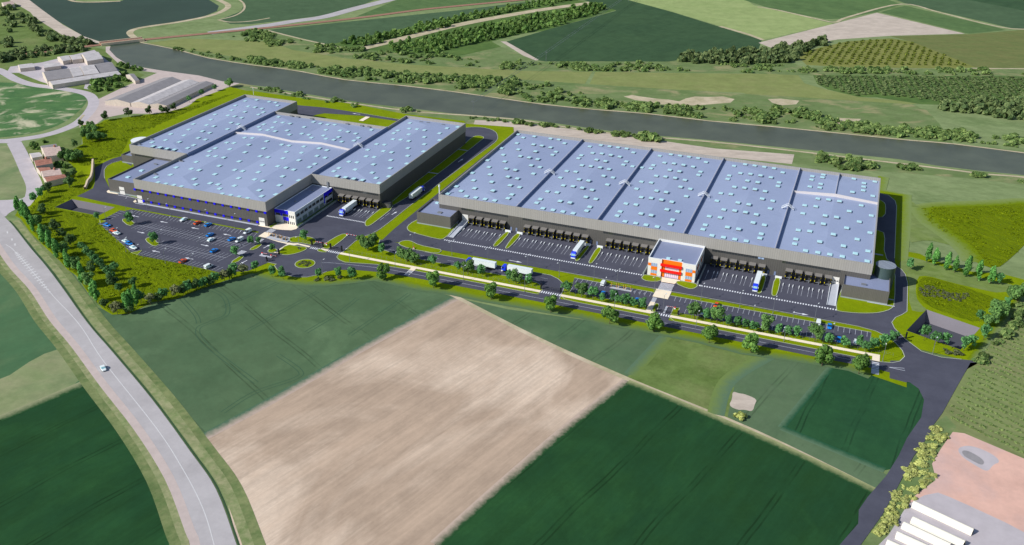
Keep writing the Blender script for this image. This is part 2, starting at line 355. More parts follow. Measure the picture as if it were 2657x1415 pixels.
# ================================================================== GROUND AND FIELDS
zf = [0.255, 0.0]
def fld(name, m, pts, dz=.0012, holes=()):
    mb = MB(); mb.poly(pts, zf[0], 0, holes); zf[0] += dz; return struct(name, mb, m)
basinL = [(-224,-60.3),(-190.3,-60.3),(-190.3,-74),(-224,-74)]
basinR = PL('o', (950,560),(1485,745),(1290,962),(750,770))
mb = MB(); mb.poly([(-2500,-900),(2200,-900),(2200,3200),(-2500,3200)], .25, 0, [basinL, basinR]); struct('ground', mb, 'ground')
# water
near = PL('a',(1055,445),(1045,480),(1110,550),(1230,625),(1400,652),(1550,680),(1900,725),(2120,780),(2575,838))+PL('b',(300,862),(740,935),(1100,990),(1500,1035),(1900,1085),(2450,1128))+PL('c',(300,1150),(600,1192),(1150,1270),(1800,1325),(2300,1372))+PL('n',(900,-30),(1400,55),(2000,128),(2576,185))+[at('N',3100,545)]
farb = PL('a',(1345,410),(1700,480),(2000,560),(2450,630))+PL('b',(200,645),(500,690),(900,765),(1440,820),(1900,875),(2400,945))+PL('c',(400,1000),(900,1050),(1400,1090),(2000,1160),(2575,1212))+PL('d',(500,1245),(1000,1295),(1500,1345),(1900,1378))+PL('N',(2657,398),(3100,452))
fld('water', 'water', near+farb[::-1])
fld('water', 'basin_water', PL('a',(255,0),(400,100),(560,210),(800,350),(1000,415),(1060,447),(1345,412),(1290,385),(1225,310),(1330,275),(1580,230),(1900,180),(2070,110),(2090,60),(2010,10),(1850,-70),(1400,-90),(1150,15),(900,22),(730,15),(650,-60),(500,-90),(150,-90)))
# far country
fld('field', 'f_far_grey', PL('b',(0,-60),(1330,-60),(1000,80),(700,150),(400,190),(0,235))+PL('a',(2200,235),(2100,190),(2300,110),(2330,40),(2200,-60)))
fld('field', 'f_far_grey', PL('b',(150,290),(2000,100),(2575,28))+PL('c',(700,-10),(640,-30),(0,70))+PL('b',(1500,265),(900,455),(740,432)))
fld('field', 'f_far_green', PL('b',(1000,165),(1400,0),(1500,-60),(2575,-60),(2575,-5),(1700,85)))
fld('field', 'f_far_dark', PL('c',(20,410),(400,300),(1100,105),(780,0),(700,-60),(1150,-60),(1200,0),(1640,120),(2490,385),(2450,500),(2200,510),(1900,545),(1600,592),(1000,590),(420,590),(350,580)))
fld('field', 'bare_far', PL('c',(-5,398),(50,400),(360,575),(300,590)))
fld('field', 'f_far_light', PL('c',(1205,0),(1080,-60),(2250,-60))+PL('d',(0,55),(300,115),(590,190),(755,232),(85,385))+PL('c',(2400,345),(2100,255),(1650,120)))
fld('field', 'f_far_green', PL('d',(-300,-60),(0,35),(200,100),(680,185),(820,185),(1170,120),(1410,45),(1100,-60)))
fld('field', 'bare_far', PL('d',(1170,125),(2010,325),(1300,345),(800,380),(200,475),(40,412),(760,230)))
fld('field', 'f_far_green', PL('d',(1200,120),(1440,58),(2300,262),(2400,290),(2050,325)))
fld('field', 'f_far_grey', PL('d',(1440,35),(1200,-60),(1800,-60),(2040,0),(3000,185),(3000,300),(2450,272)))
fld('field', 'f_far_dark', PL('d',(2040,0),(1850,-60),(3000,-60),(3000,190)))
fld('field', 'f_far_olive', PL('d',(1300,350),(2050,330),(2500,295),(3000,240),(3000,650),(2100,655),(1900,580),(1700,485),(1450,390)))
fld('field', 'orch_ground', PL('d',(880,400),(1300,370),(1500,400),(1700,480),(2110,645),(1900,665),(1000,650),(500,625),(430,560),(450,500)))
fld('field', 'grove_ground', PL('b',(740,432),(900,455),(1100,480),(1900,640),(2575,670),(2575,550),(2300,400),(2575,330))+PL('c',(400,300),(1100,100),(720,0),(640,-30),(0,70))+PL('b',(1500,265)))
fld('field', 'scrub', PL('b',(0,285),(150,290),(900,465),(1100,480),(1900,560))+PL('c',(0,450),(350,590),(1600,592),(2300,520),(2575,510))+PL('d',(450,640),(2100,660),(3000,650),(3000,735),(560,725))+PL('c',(2400,705),(900,690),(0,680))+PL('b',(2400,680),(1500,620),(900,560),(400,480),(0,410)))
fld('field', 'f_strip', PL('a',(1400,415),(1750,370),(2575,400))+PL('b',(400,480),(900,560),(1500,620),(2575,680))+PL('c',(870,690),(800,805),(0,758))+PL('b',(1900,720),(1300,682),(600,640),(0,572))+PL('a',(2000,510)))
fld('field', 'f_strip', PL('c',(900,690),(1600,700),(2570,710))+PL('d',(420,722),(480,800),(700,862),(1000,930),(1600,985),(1500,1000),(0,920))+PL('c',(2300,890),(1700,862),(1100,830),(840,818)))
fld('field', 'scrub', PL('a',(1350,410),(2000,510))+PL('b',(0,572),(600,640),(1300,682),(1900,720),(2400,750))+PL('c',(800,805),(1700,862),(2575,915))+PL('d',(1500,1000),(1650,1060),(1760,1180),(1900,1372),(1500,1335),(500,1238),(0,1180))+PL('c',(2000,1155),(1400,1085),(900,1045),(400,995),(0,950))+PL('b',(1900,870),(1440,815),(900,760),(0,610))+PL('a',(2000,555),(1700,475)))
fld('field', 'track', PL('c',(1170,925),(1250,912),(1330,925),(1480,945),(1600,955),(1700,972),(1760,945),(1850,925),(1980,930),(2120,925),(2230,950),(2190,985),(2060,995),(1900,1008),(1700,1012),(1500,998),(1380,970),(1280,960)))
fld('field', 'track', PL('d',(130,950),(250,945),(430,965),(400,1000),(260,1010),(170,985)))
fld('field', 'track', PL('d',(690,1150),(800,1130),(1020,1140),(980,1175),(760,1190)))
fld('field', 'grove_ground', PL('d',(560,722),(3000,735),(3000,940),(1800,1005),(1600,1000),(1180,935),(1000,930),(700,858),(600,805)))
# near bank strip and bare strip behind the right building
fld('field', 'scrub', PL('a',(2120,790),(2300,800),(2575,850))+PL('b',(740,945),(1500,1045),(2450,1140))+PL('c',(600,1205),(1150,1280),(2300,1385))+PL('n',(1400,70),(2576,200),(3400,330),(3400,430),(2000,240),(900,150),(0,90))+PL('F',(1990,410),(1300,330),(1020,290),(600,235),(560,212)))
fld('field', 'bare_far', PL('F',(1195,303),(1300,308),(1640,352),(1800,375),(1998,390),(1992,414),(1600,374),(1290,334),(1190,318)))
# left country: paddock, farm yard, pasture, roads
fld('field', 'f_olive', PL('a',(-400,100),(0,0),(150,0),(290,120),(480,240),(600,340),(980,418),(0,545),(-400,600)))
fld('field', 'f_olive', PL('a',(-400,640),(0,570),(900,455),(1010,480),(1130,610),(1380,720),(1150,850),(940,950),(800,880),(300,810),(0,720),(-400,760)))
fld('gravel_yard', 'bare_far', PL('a',(150,0),(250,-20),(400,95),(600,240),(800,350),(1000,418),(960,420),(700,380),(590,335),(440,240),(320,160),(290,120),(-20,-60),(60,-60)))
fld('gravel_yard', 'pink_verge', PL('a',(1010,450),(1055,445),(1045,480),(1110,550),(1235,628),(1560,680),(1900,725),(2120,780),(2290,800),(2160,840),(1900,960),(1700,1055),(1500,1090),(1200,1090),(1000,1130),(850,1240),(760,1240),(760,1180),(880,1050),(920,960),(1150,850),(1500,700),(1350,680),(1230,650),(1120,600),(1010,500)))
fld('gravel_yard', 'junction', PL('a',(100,640),(400,600),(900,480),(1000,560),(1170,700),(870,800),(860,860),(800,850),(820,790),(490,815),(380,780),(180,700),(60,700)))
fld('field', 'f_round', chaikin(PL('a',(-300,790),(150,790),(500,850),(840,905),(830,980),(760,1060),(600,1190),(300,1290),(-300,1345))))
fld('field', 'f_pale', chaikin(PL('e',(-700,150),(120,135),(200,250),(330,480),(430,650),(430,760),(250,865),(-700,900)),1))
fld('field', 'f_olive', PL('e',(340,180),(500,80),(700,0),(1100,-100),(1080,230),(1000,560),(620,750),(560,640)))
rd = MB()
def road(pts, w, mi=0, n=6): rd.ribbon(catmull(pts, n), w, zf[0], mi); zf[0] += .004
road(PL('a',(-400,640),(-60,660),(60,710),(160,765),(320,815),(560,845),(800,890),(880,940),(890,1010),(820,1110),(700,1200),(450,1290),(100,1345),(-300,1375)), 8.5)
road(PL('e',(-300,100),(120,90),(220,110)), 9); road(PL('e',(190,110),(270,260),(370,480),(460,690),(430,880)), 9.5)
struct('road', rd, 'junction')
fld('road', 'junction', chaikin(PL('e',(-200,885),(200,875),(330,850),(430,745),(520,700),(560,800),(480,900),(390,965),(240,990),(120,1050),(70,1110),(-200,1110)),1))
# fields in the foreground
fld('field', 'f_left', PL('s',(-500,-300),(0,-260),(60,-250),(430,190),(500,430),(0,645),(-500,800)))
fld('field', 'f_pale', chaikin(PL('s',(-500,560),(0,430),(220,280),(370,230),(440,300),(505,430),(0,645),(-500,800)),1))
fld('field', 'f_dark', PL('s',(-500,800),(0,650),(505,432),(620,590),(800,850),(950,1150),(1020,1372),(1030,1800),(-800,1800)))
fld('field', 'f_mid', PL('F',(60,600),(150,640),(245,775),(310,795),(560,705),(720,695),(870,708),(1000,705),(1145,750),(940,862),(508,1104),(380,960),(200,770),(90,650)))
fld('field', 'bare', PL('F',(1145,752),(1350,850),(1578,960),(1430,1075),(1240,1245),(1095,1372),(1000,1500),(640,1500),(600,1372),(560,1220),(508,1104),(900,890)))
fld('field', 'f_dark', PL('F',(1578,960),(1700,1008),(1950,1115),(2205,1235),(2230,1290),(2200,1372),(2100,1500),(900,1500),(1095,1372),(1300,1195)))
fld('field', 'f_grey', PL('F',(1145,750),(1280,780),(1530,815),(1680,842),(1600,930),(1580,950),(1350,850)))
fld('field', 'f_olive', PL('F',(1680,842),(1950,900),(1900,960),(1840,1040),(1900,1085),(1750,1030),(1578,950)))
fld('field', 'f_grey', PL('F',(1935,895),(2100,930),(2040,990),(1962,1075),(2240,1200),(2205,1237),(1950,1115),(1830,1050),(1850,960)))
fld('field', 'f_dark2', PL('F',(2090,925),(2200,948),(2262,955),(2300,968),(2320,990),(2328,1020),(2320,1060),(2300,1085),(2250,1180),(2225,1185),(2175,1165),(1965,1078)))
fld('field', 'bare_far', chaikin(PL('t',(893,483),(930,497),(962,500),(1037,530),(1022,560),(1010,604),(960,590),(925,594),(870,568),(892,530)),2))
fld('field', 'orchard_right', PL('F',(3000,400),(2580,730),(2450,905),(2340,1075),(2440,1120),(2576,1195),(3000,1400)))
fld('gravel_yard', 'pink_soil', PL('u',(1390,510),(1480,520),(1939,715),(3000,1150),(3000,2000),(300,2000),(750,1400),(1050,1020),(1260,860),(1230,740)))
fld('gravel_yard', 'junction', chaikin(PL('u',(980,1100),(1240,960),(1400,1020),(1939,1270),(2300,1500),(2000,1900),(500,1900),(800,1400)),1))
fld('field', 'scrub', PL('u',(1340,385),(1420,470),(1300,640),(1230,760),(1260,880),(1100,1000),(1050,1060),(900,1300),(700,1500),(560,1500),(850,1150),(1100,700),(1250,450)))
fld('field', 'junction', chaikin(PL('u',(1425,640),(1480,615),(1560,620),(1700,680),(1760,740),(1700,760),(1660,820),(1570,770),(1460,700))))
fld('field', 'shed_grey', chaikin(PL('u',(1460,650),(1520,655),(1640,730),(1620,770),(1540,730),(1470,690))))
# wheel tracks in the mid field
wt = MB()
def wheels(pts, w=.36, gap=.95):
    P_ = catmull(pts,6)
    for sg in (-1,1):
        Q_ = []
        for i in range(len(P_)):
            d = Vector(P_[min(i+1,len(P_)-1)])-Vector(P_[max(i-1,0)]); d.normalize(); Q_.append((P_[i][0]-d.y*gap*sg, P_[i][1]+d.x*gap*sg))
        wt.ribbon(Q_, w, .3405+zf[1]); zf[1] += .0001; zf[0] += .0005
wheels(PL('F',(500,720),(560,745),(572,790),(530,812),(498,830),(520,870),(645,965)));wheels(PL('F',(440,735),(490,790),(500,815)));wheels(PL('F',(560,775),(640,740),(700,712)));wheels(PL('F',(620,835),(720,780),(800,735)));wheels(PL('F',(770,838),(850,790),(900,752)));wheels(PL('F',(880,845),(960,790),(1030,740)));wheels(PL('F',(700,895),(755,935),(740,955),(640,990),(560,1040)))
struct('wheel_tracks', wt, 'wheel_track')
# tracks, railway, towpaths
tk = MB()
def track(pts, w, n=5): tk.ribbon(catmull(pts, n), w, zf[0]); zf[0] += .0008
track(PL('F',(1135,742),(1350,852),(1578,955),(1900,1088),(2215,1242)), 2.6)
track(PL('b',(1050,470),(1500,360),(2000,238),(2575,130))+PL('c',(500,80),(870,30)), 13)
track(farb[:], 2.2, 2); track(PL('b',(0,835),(740,955),(1500,1062),(2100,1108),(2575,1150))+PL('c',(600,1215),(1150,1290),(2200,1378))+PL('n',(1400,88),(2000,165),(2576,213),(3400,330)), 2.6)
track(PL('a',(1380,405),(1300,375),(1240,312),(1350,268),(1700,215),(2000,155),(2150,95),(2170,45),(2030,-20)), 7)
track(PL('a',(2100,190),(2250,150),(2330,90),(2320,30),(2250,-20)), 2.5); track(PL('a',(2080,192),(2200,215),(2400,205),(2575,175)), 3)
track(PL('a',(640,-10),(720,18),(900,24),(1150,14)), 5)
track(PL('d',(30,70),(200,95),(600,185),(770,215),(900,165),(1410,42),(1800,130),(2470,280),(3000,235)), 4)
track(PL('c',(2090,255),(2350,330),(2500,385)), 5)
track(PL('d',(2080,655),(2400,660),(3000,665)), 3)
track(PL('b',(150,290),(500,380),(900,465)), 3)
track(PL('a',(900,1290),(760,1180),(800,1100)), 2)
struct('track', tk, 'track')
rl = MB(); rl.ribbon(catmull(PL('a',(-600,630),(0,556),(900,440),(1400,382),(2575,268))+PL('b',(1000,180),(1700,90),(2575,5),(3100,-60)), 5), 8, zf[0]+.3)
struct('railway', rl, 'rail_bed')
rd = MB()
rd.ribbon(catmull(PL('a',(2000,320),(2575,243))+PL('b',(400,208),(700,165),(1000,85),(1330,0),(1500,-60)), 6), 15, .348); struct('road', rd, 'old_road')
# old road on the left, following its two edges
Re = PL('r',(-400,-330),(-100,80),(60,258),(140,345),(300,550),(450,725),(620,950),(870,1300))+PL('s',(650,255),(880,530),(1100,830),(1250,1050),(1370,1372),(1480,1700))
Le = PL('r',(-500,-100),(-200,250),(0,560),(130,745),(330,965),(520,1255))+PL('s',(430,215),(600,445),(800,700),(980,985),(1100,1290),(1130,1372),(1180,1700))
Re = catmull(Re,4); Le = catmull(Le,4)
mb = MB(); mb.poly(Re+Le[::-1], .36); struct('road', mb, 'old_road')
mb = MB(); mb.ribbon(Le, 3.2, .372); struct('verge', mb, 'pink_verge')
mb = MB(); off = [(p[0]+3.2, p[1]+1.8) for p in Re[9:]]; mb.ribbon(off, 3.6, .352); struct('verge', mb, 'beige_verge')
mb = MB(); off = [(p[0]-5, p[1]-3) for p in Le]; mb.ribbon(off, 4.5, .3505); struct('verge', mb, 'green_verge')
mb = MB(); off = [(p[0]+6.1, p[1]+3.4) for p in Re[9:]]; mb.ribbon(off, 4.4, .3495); struct('verge', mb, 'green_verge')
mb = MB(); off = [(p[0]-2.6, p[1]-1.6) for p in Le]; mb.ribbon(off, 2.6, .355); struct('verge', mb, 'beige_verge')
mb = MB(); mb.ribbon([(p[0]+.6,p[1]+.3) for p in Re[9:]], .7, .374); struct('ditch', mb, 'f_far_dark')
mk = MB()
cl = catmull(PL('r',(-60,430),(60,520),(160,600))+PL('r',(520,1020),(700,1210),(830,1372))+PL('s',(600,310),(900,690),(1050,920),(1170,1150),(1240,1372),(1290,1600)),5)
mk.ribbon(cl[5:] , .36, .38)
ha = catmull(PL('r',(160,600),(230,680),(330,795),(430,920),(520,1020)),5)
for i in range(0,len(ha)-1):
    w_ = 3.2*math.sin(math.pi*min(1,(i+2)/len(ha)))**.6
    d = Vector(ha[i+1])-Vector(ha[i]); ang = math.atan2(d.y,d.x); mk.obox(ha[i][0],ha[i][1],1.0,w_,.376,.386,ang+.25)
for k,x,y in (('r',75,400),('r',150,520),('r',120,470)): mk.obox(*at(k,x,y),3.2,.8,.376,.386,-.7)
struct('road_marking', mk, 'paint_worn')
# ================================================================== THE SITE
lawn = PL('r',(150,235),(205,265),(300,400),(430,530),(590,680),(670,770),(760,830),(860,980),(950,1080),(1020,1160),(1110,1215),(1280,1205))+PL('i',(1000,1370),(1330,1325),(1600,1215),(1990,1080),(2330,985))+PL('j',(330,985),(500,1025),(700,1075),(1000,1110),(1300,1110),(1600,1080),(1940,1045))+PL('k',(0,870),(300,905),(800,1010),(1300,1095),(1600,1150),(2100,1230))+PL('l',(620,1215),(1150,1310))+PL('v',(1900,745),(2300,850))+PL('w',(0,940),(600,1030),(1120,1120),(1200,1200),(1430,1240))+[(262,-86),(262,-60),(262,-50),(289,-53)]+PL('o',(1400,1070),(1927,400),(1927,260),(1700,200),(1400,180),(1000,60),(880,0))+PL('n',(960,1200),(1000,460),(660,390),(662,190))+[(242,131),(-2,131.5)]+PL('p',(920,5),(430,-30))+PL('b',(2060,1190),(2040,1160),(1480,1095),(1000,1000),(440,935),(0,870))+PL('a',(2350,870),(2200,835),(1880,950),(1800,1020),(1600,1075),(1000,1150),(940,1190),(780,1200),(770,1372))+PL('e',(1090,0),(1110,130),(980,200),(840,300),(980,430),(930,560),(900,590),(800,660),(620,720),(540,790),(400,960),(240,1020))
fld_z = .40
mb = MB(); mb.poly(lawn, fld_z, 0, [basinL, basinR]); struct('lawn', mb, 'lawn')
mb = MB(); mb.poly(PL('e',(1240,740),(1130,800),(1000,830),(900,860),(720,975),(880,1020),(1260,1085),(1340,1200))+PL('i',(310,330),(480,490),(600,610),(720,705),(800,745),(1400,858),(1900,985),(1980,1060),(1330,1310),(1000,1360))+PL('r',(1270,1195),(1110,1200),(1020,1140),(940,1050),(850,960),(760,810),(650,740),(580,650),(420,500),(320,380),(240,250),(330,140),(420,60))+PL('e',(570,830),(640,740),(930,640),(1000,560),(1100,480)), fld_z+.004); struct('lawn', mb, 'rough_lawn')
mb = MB(); mb.poly(PL('a',(2280,885),(1880,1040),(1400,1240),(1230,1330))+PL('e',(1700,130),(1600,300),(1480,310),(1200,420),(1080,420),(1000,330),(1000,220),(1120,130),(1100,10))+PL('a',(790,1220),(960,1180),(1100,1140),(1560,1085),(1850,1010)), fld_z+.004); struct('lawn', mb, 'rough_lawn')
mb = MB(); mb.poly(chaikin(PL('n',(1180,620),(1400,580),(2200,560),(2600,520),(3000,600),(2700,1000),(2400,1300),(2200,1450),(1900,1350),(1800,1180),(1500,950),(1250,780)),1), fld_z+.006); struct('lawn', mb, 'rough_lawn')
mb = MB(); mb.poly(chaikin(PL('n',(960,440),(1180,620),(1260,800),(1500,960),(1750,1160),(1500,1100),(1300,1050),(1000,1100),(955,800)),1), fld_z+.003); struct('field', mb, 'meadow_mix')
mb = MB(); mb.poly(chaikin(PL('o',(880,240),(1000,235),(1300,320),(1600,430),(1720,480),(1600,520),(1480,600),(1480,700),(1200,620),(1000,540),(900,470),(850,400)),1), fld_z+.007); struct('lawn', mb, 'rough_lawn')
fld_b = MB()
mb = MB(); mb.poly(chaikin(PL('o',(660,130),(730,20),(900,60),(1500,250),(1900,330),(1700,400),(1500,360),(1200,290),(960,220),(850,230),(840,430),(900,520),(960,560),(900,590),(775,560),(780,220)),1), fld_z+.005); struct('field', mb, 'meadow_mix')
for i_,(pts_,w_,ca,cb) in enumerate(((PL('F',(508,1104),(700,1000),(940,862),(1145,752)),5,(80,110,86),(186,166,152)), (PL('F',(1095,1372),(1240,1240),(1430,1075),(1578,960)),4.5,(190,170,154),(40,78,44)),
    (PL('F',(1965,1078),(2090,925)),3,(92,118,92),(42,86,60)), (PL('F',(1800,1045),(1832,960),(1935,895)),7,(112,132,74),(92,118,92)), (PL('s',(0,645),(250,540),(505,432)),5,(146,150,114),(40,78,44)),
    (PL('F',(1585,945),(1680,842)),6,(92,118,92),(108,128,70)), (PL('F',(2225,1185),(2175,1165),(1965,1078)),3.5,(92,118,92),(42,86,60)), (PL('F',(1578,963),(1700,1012),(1950,1119),(2205,1240)),4,(150,154,110),(40,78,44)))):
    blend_ribbon('field_margin', catmull(pts_,6), w_, .3425+i_*.0008, ca, cb)
southE = PL('j',(330,985),(500,1028),(700,1078),(1000,1113),(1300,1113),(1600,1083),(1940,1048))+PL('k',(0,873),(300,908),(800,1013),(1300,1098),(1600,1153),(2100,1233))+PL('l',(620,1218),(1150,1313))+PL('v',(1900,748),(2300,853))+PL('w',(0,943),(600,1033),(1120,1123),(1430,1243))
blend_ribbon('lawn', southE, 7, .425, (118,136,10), (92,116,82))
blend_ribbon('lawn', chaikin(PL('n',(1180,620),(1400,580),(2200,560),(2600,520),(3000,600)),2,False), 9, .428, (128,144,84), (110,130,6))
blend_ribbon('lawn', chaikin(PL('n',(1180,620),(1250,780),(1500,950),(1800,1180),(1900,1350)),2,False), 12, .431, (110,130,6), (126,144,84))
blend_ribbon('lawn', PL('n',(700,210),(664,390),(1000,452),(985,800),(955,1100),(925,1330)), 7, .434, (126,144,86), (118,138,14))
blend_ribbon('field', PL('F',(2090,925),(2030,1000),(1965,1078)), 4, .30, (42,86,60), (92,118,92)) if False else None
blend_ribbon('lawn', PL('o',(1400,1070),(1927,400),(1990,320)), 4, .437, (112,132,8), (116,132,90))
# basins: sloping sides and a floor
def basin(rim, depth, inset, label):
    c = (sum(p[0] for p in rim)/4, sum(p[1] for p in rim)/4)
    flo = [(p[0]+(c[0]-p[0])*inset[0], p[1]+(c[1]-p[1])*inset[1]) for p in rim]
    e = empty('retention_basin', (0,0,0), 0, label, 'retention basin')
    s = MB()
    for i in range(4):
        j = (i+1) % 4; s.face([(*rim[j],fld_z+.01),(*rim[i],fld_z+.01),(*flo[i],-depth),(*flo[j],-depth)])
    s.build('side_liner', 'pond_side', e); f = MB(); f.poly(flo, -depth); f.build('floor_liner', 'pond_floor', e)
basin(basinL, 4.2, (.16,.12), 'long grey-lined rainwater basin sunk in the lawn west of the big parking lot')
basin(basinR, 5.5, (.1,.12), 'grey-lined rainwater basin sunk in the lawn at the far right corner')
# asphalt of the site
za = [.46]
AS = MB(); KB = MB()
def asph(pts): AS.poly(pts, za[0]); za[0] += .004
def kerb(pts, closed=False, z=None): KB.ribbon(pts, .3, z or .56, 0, closed)
kz = .62
westS = PL('e',(1150,775),(1245,725),(1272,640),(1272,560),(1268,450),(1330,415),(1420,365),(1500,330),(1640,290))
asph(PL('e',(1030,830))+westS+PL('e',(1760,250),(1760,425),(1620,352),(1500,385),(1430,425),(1395,480),(1395,560),(1402,595))+[(-212,-40),(-180,-45),(-86,-45),(-70.5,-47),(-72,-57),(-178,-57.3)]+PL('e',(1600,952),(1350,900)))
kerb(PL('e',(1620,352),(1500,385),(1430,425),(1395,480),(1395,560),(1402,595)))
asph([(-183.5,-78),(-184,-63),(-180.5,-62.6),(-178.8,-59),(-140,-58.4),(-85,-58.6),(-60,-62),(-60.5,-89.5),(-64.5,-101),(-77,-108),(-103,-107.2),(-132,-107.8),(-137.5,-106),(-162,-93),(-181,-83)])
asph([(-88,-60.5),(-88,-42),(-70,-42),(-70,-65),(-88,-65)])
yardE = [(-29.7,-63),(-29.7,-60.8),(-30.7,-43.3),(-25.6,-32.4),(-25,-13),(-25.2,12),(-23.5,72),(-23,91),(-21,137),(-22,147),(-25,154),(-29,161),(-35,166),(-43,168),(-50,166),(-56,161.5),(-70,160),(-111.2,160.5),(-151.6,163.8),(-181.3,165),(-205.5,162)]
asph(yardE+[(-205,128),(-181,128),(-177,146.6),(-173,152),(-143.6,157.7),(-112,156.6),(-86,152),(-86,120),(-39,120),(-39,1),(-73,1),(-73,-42),(-72,-65)])
kerb(chaikin(yardE[:19],1,False))
ra = [(-62,-64),(-61,-88.5),(-54.5,-88.5),(-55,-90.3),(-51.3,-93.5),(-43.2,-97.4),(-37,-97.4),(-31.5,-95.2),(-27.6,-90.5),(-25.4,-85.8),(-22,-82.2),(-13.2,-78.6),(0.9,-75.6),(20,-74.6),(60,-74.2),(122,-74.3),(200,-75.2),(255,-75.6),(255,-81),(263,-81.5)]
seS = PL('u',(1010,95),(1130,180),(1172,265),(1150,400),(1040,560),(980,690),(880,850),(740,1010),(672,1110),(668,1215),(530,1372),(300,1700))
seN = PL('u',(560,1700),(690,1372),(850,1150),(960,950),(1090,700),(1200,550),(1250,450),(1310,370),(1420,170),(1500,30))+PL('o',(1400,1070),(1300,1060),(1100,1040),(900,980),(740,860),(690,810),(630,750),(602,690),(640,640),(700,615),(755,580),(762,300),(740,210),(700,160),(650,130))
inner = [(255.5,40),(255,46),(255,125),(254,134),(250,142),(243,144),(243,0),(243,-10),(229.5,-10),(229.5,-27),(224,-24),(224,0)]
nthB = [(-0.5,0),(-.5,125),(-17.5,125),(-17.5,4),(-18,-24),(-18.5,-42),(-16,-46),(-11,-51),(-2,-53),(15,-54.6),(81,-55.2),(84.7,-58),(87,-61.5),(87.3,-68),(14,-67.5),(-5,-68.6),(-22,-73),(-27.9,-70.1),(-30.2,-67.1),(-30,-63)]
# public road + roundabout
asph(ra+[(263,-69),(251,-69),(225,-68.6),(123,-67.7),(87,-67.5),(14,-67.5),(-5,-68.6),(-22,-73),(-27.9,-71),(-30.6,-67.5),(-30,-62)])
asph([(255,-75)]+seS[:0]+[(255,-81.2),(262,-82)]+seS+seN[:11]+[(292,-53)]+[(255,-66)])
asph(seN[9:]+inner[:6]+[(243,-12),(243,-24),(229,-26),(12,-26),(12,-39),(240,-39.5),(248,-41),(253,-44),(257,-49),(260,-55),(261,-60),(259,-65),(256,-67.6),(251,-69),(252,-76),(262,-77),(268,-70)])
kerb(PL('o',(1300,1060),(1100,1040),(900,980),(740,860),(690,810),(630,750),(602,690),(640,640),(700,615),(755,580),(762,300),(740,210),(700,160),(650,130)))
kerb([(255,46),(255,125),(254,134),(250,142),(244,144)])
kerb([(88,-38.8),(189,-38.6),(220,-39.2),(240,-39.5),(248,-41),(253,-44),(257,-49),(260,-55),(261,-60),(259,-65),(256,-67.6),(251,-68.8),(225,-68.5),(157,-68),(153.8,-65)])
asph([(12,1),(12,-39),(231,-39),(231,1)])
asph([(-18,-24),(-17.5,125),(0,125),(0,-5),(14,-5),(14,-39),(4,-38.8),(-7,-39),(-17,-43)])
# lorry lane
lane = [(12,-44.8),(86,-45),(91,-47.5),(95,-51.5),(97,-56),(97.8,-63),(98.5,-68),(87,-68),(87.2,-62),(85.5,-58.5),(83,-56),(79,-54.8),(15,-53.8),(-2,-53),(-11,-51),(-16,-46),(-18.5,-40),(-6,-40)]
asph(lane); kerb(lane[:7]); kerb(lane[8:17])
kerb([(-30.6,-64.8),(-29.5,-69),(-26,-71.5),(-22,-72.6),(-5,-68.5),(14,-67.4),(86,-67.4),(87.5,-65)]); kerb([(98.5,-64.6),(101,-67),(106,-67.8),(144,-67.7)])
kerb([(-61,-88.3),(-55,-88.5),(-55,-90.3),(-51.3,-93.5),(-43.2,-97.4),(-37,-97.4),(-31.5,-95.2),(-27.6,-90.5),(-25.4,-85.8)]); 
# car park of the right building
asph([(98.5,-43.2),(150,-43.2),(246,-43.2),(246,-59),(158,-59),(158,-61.5),(154,-61),(154,-68),(146.6,-68),(146.6,-59),(101,-58.4)])
kerb([(98.5,-43.2),(141,-43.2)]); kerb([(149.5,-43.2),(246,-43.2),(246,-57)])
struct('asphalt', AS, 'asphalt')
# raised planted islands
IS = MB()
def island(pts, rnd_=2, top=.68, kb=True):
    p = chaikin(pts, rnd_) if rnd_ else pts
    area = sum(p[i-1][0]*p[i][1]-p[i][0]*p[i-1][1] for i in range(len(p)))
    if area < 0: p = p[::-1]
    IS.prism(p, .40, top, 0, top=False, bot=False); IS.poly(p, top)
    if kb: KB.ribbon(p, .32, top+.005, 0, True)
island([(-39.3,-19),(-37.2,-24.2),(-35.2,-26.8),(-33.4,-26.5),(-32.9,-21),(-33,6),(-39.4,7)],1)
island([(-39.3,7),(-33,7.5),(-32.2,60),(-32,143),(-33,147),(-37,149),(-40.5,147),(-41.2,140),(-39.3,118)],1)
island([(-44.5,-55),(-44,-61.8),(-38,-61.8),(-38,-43.5),(-40,-40.6),(-42.8,-42.5)],1)
island([(-67,-56.5),(-60,-52),(-53,-53),(-49.8,-57),(-50,-61.2),(-58,-60.6),(-62.7,-62.7),(-66,-60)],2)
island([(-63.6,-65.6),(-57.8,-65.4),(-50.3,-64.4),(-50.2,-70),(-54.6,-76.6),(-58.7,-77.8),(-62.6,-76.5)],1)
island([(-44,-63.4),(-38.2,-65.1),(-37.8,-66),(-41,-67),(-44,-66)],1)
island([(-41+5.4*math.cos(t*math.pi/8),-82.4+5.4*math.sin(t*math.pi/8)) for t in range(16)],1)
island(PL('i',(585,270),(680,250),(775,250),(722,282),(783,325),(695,362)),1); island(PL('i',(905,545),(950,505),(1103,520),(1042,560),(1117,592),(1030,637)),1)
island(PL('i',(2285,680),(2440,588),(2482,602),(2385,675)),1); island(PL('i',(2040,850),(2200,745),(2238,768),(2135,850)),1); island(PL('j',(480,690),(540,650),(622,670),(600,703),(520,717)),1)
island(PL('i',(720,712),(872,680),(812,742)),0); island(PL('i',(305,268),(392,290),(312,322)),0)
island([(-9.5,9),(-9.5,-3),(-12.3,-10),(-12.6,-18),(-10,-22.5),(-6.5,-24.6),(12.5,-27.4),(15,-25.3),(14.4,-12),(13,0)],1)
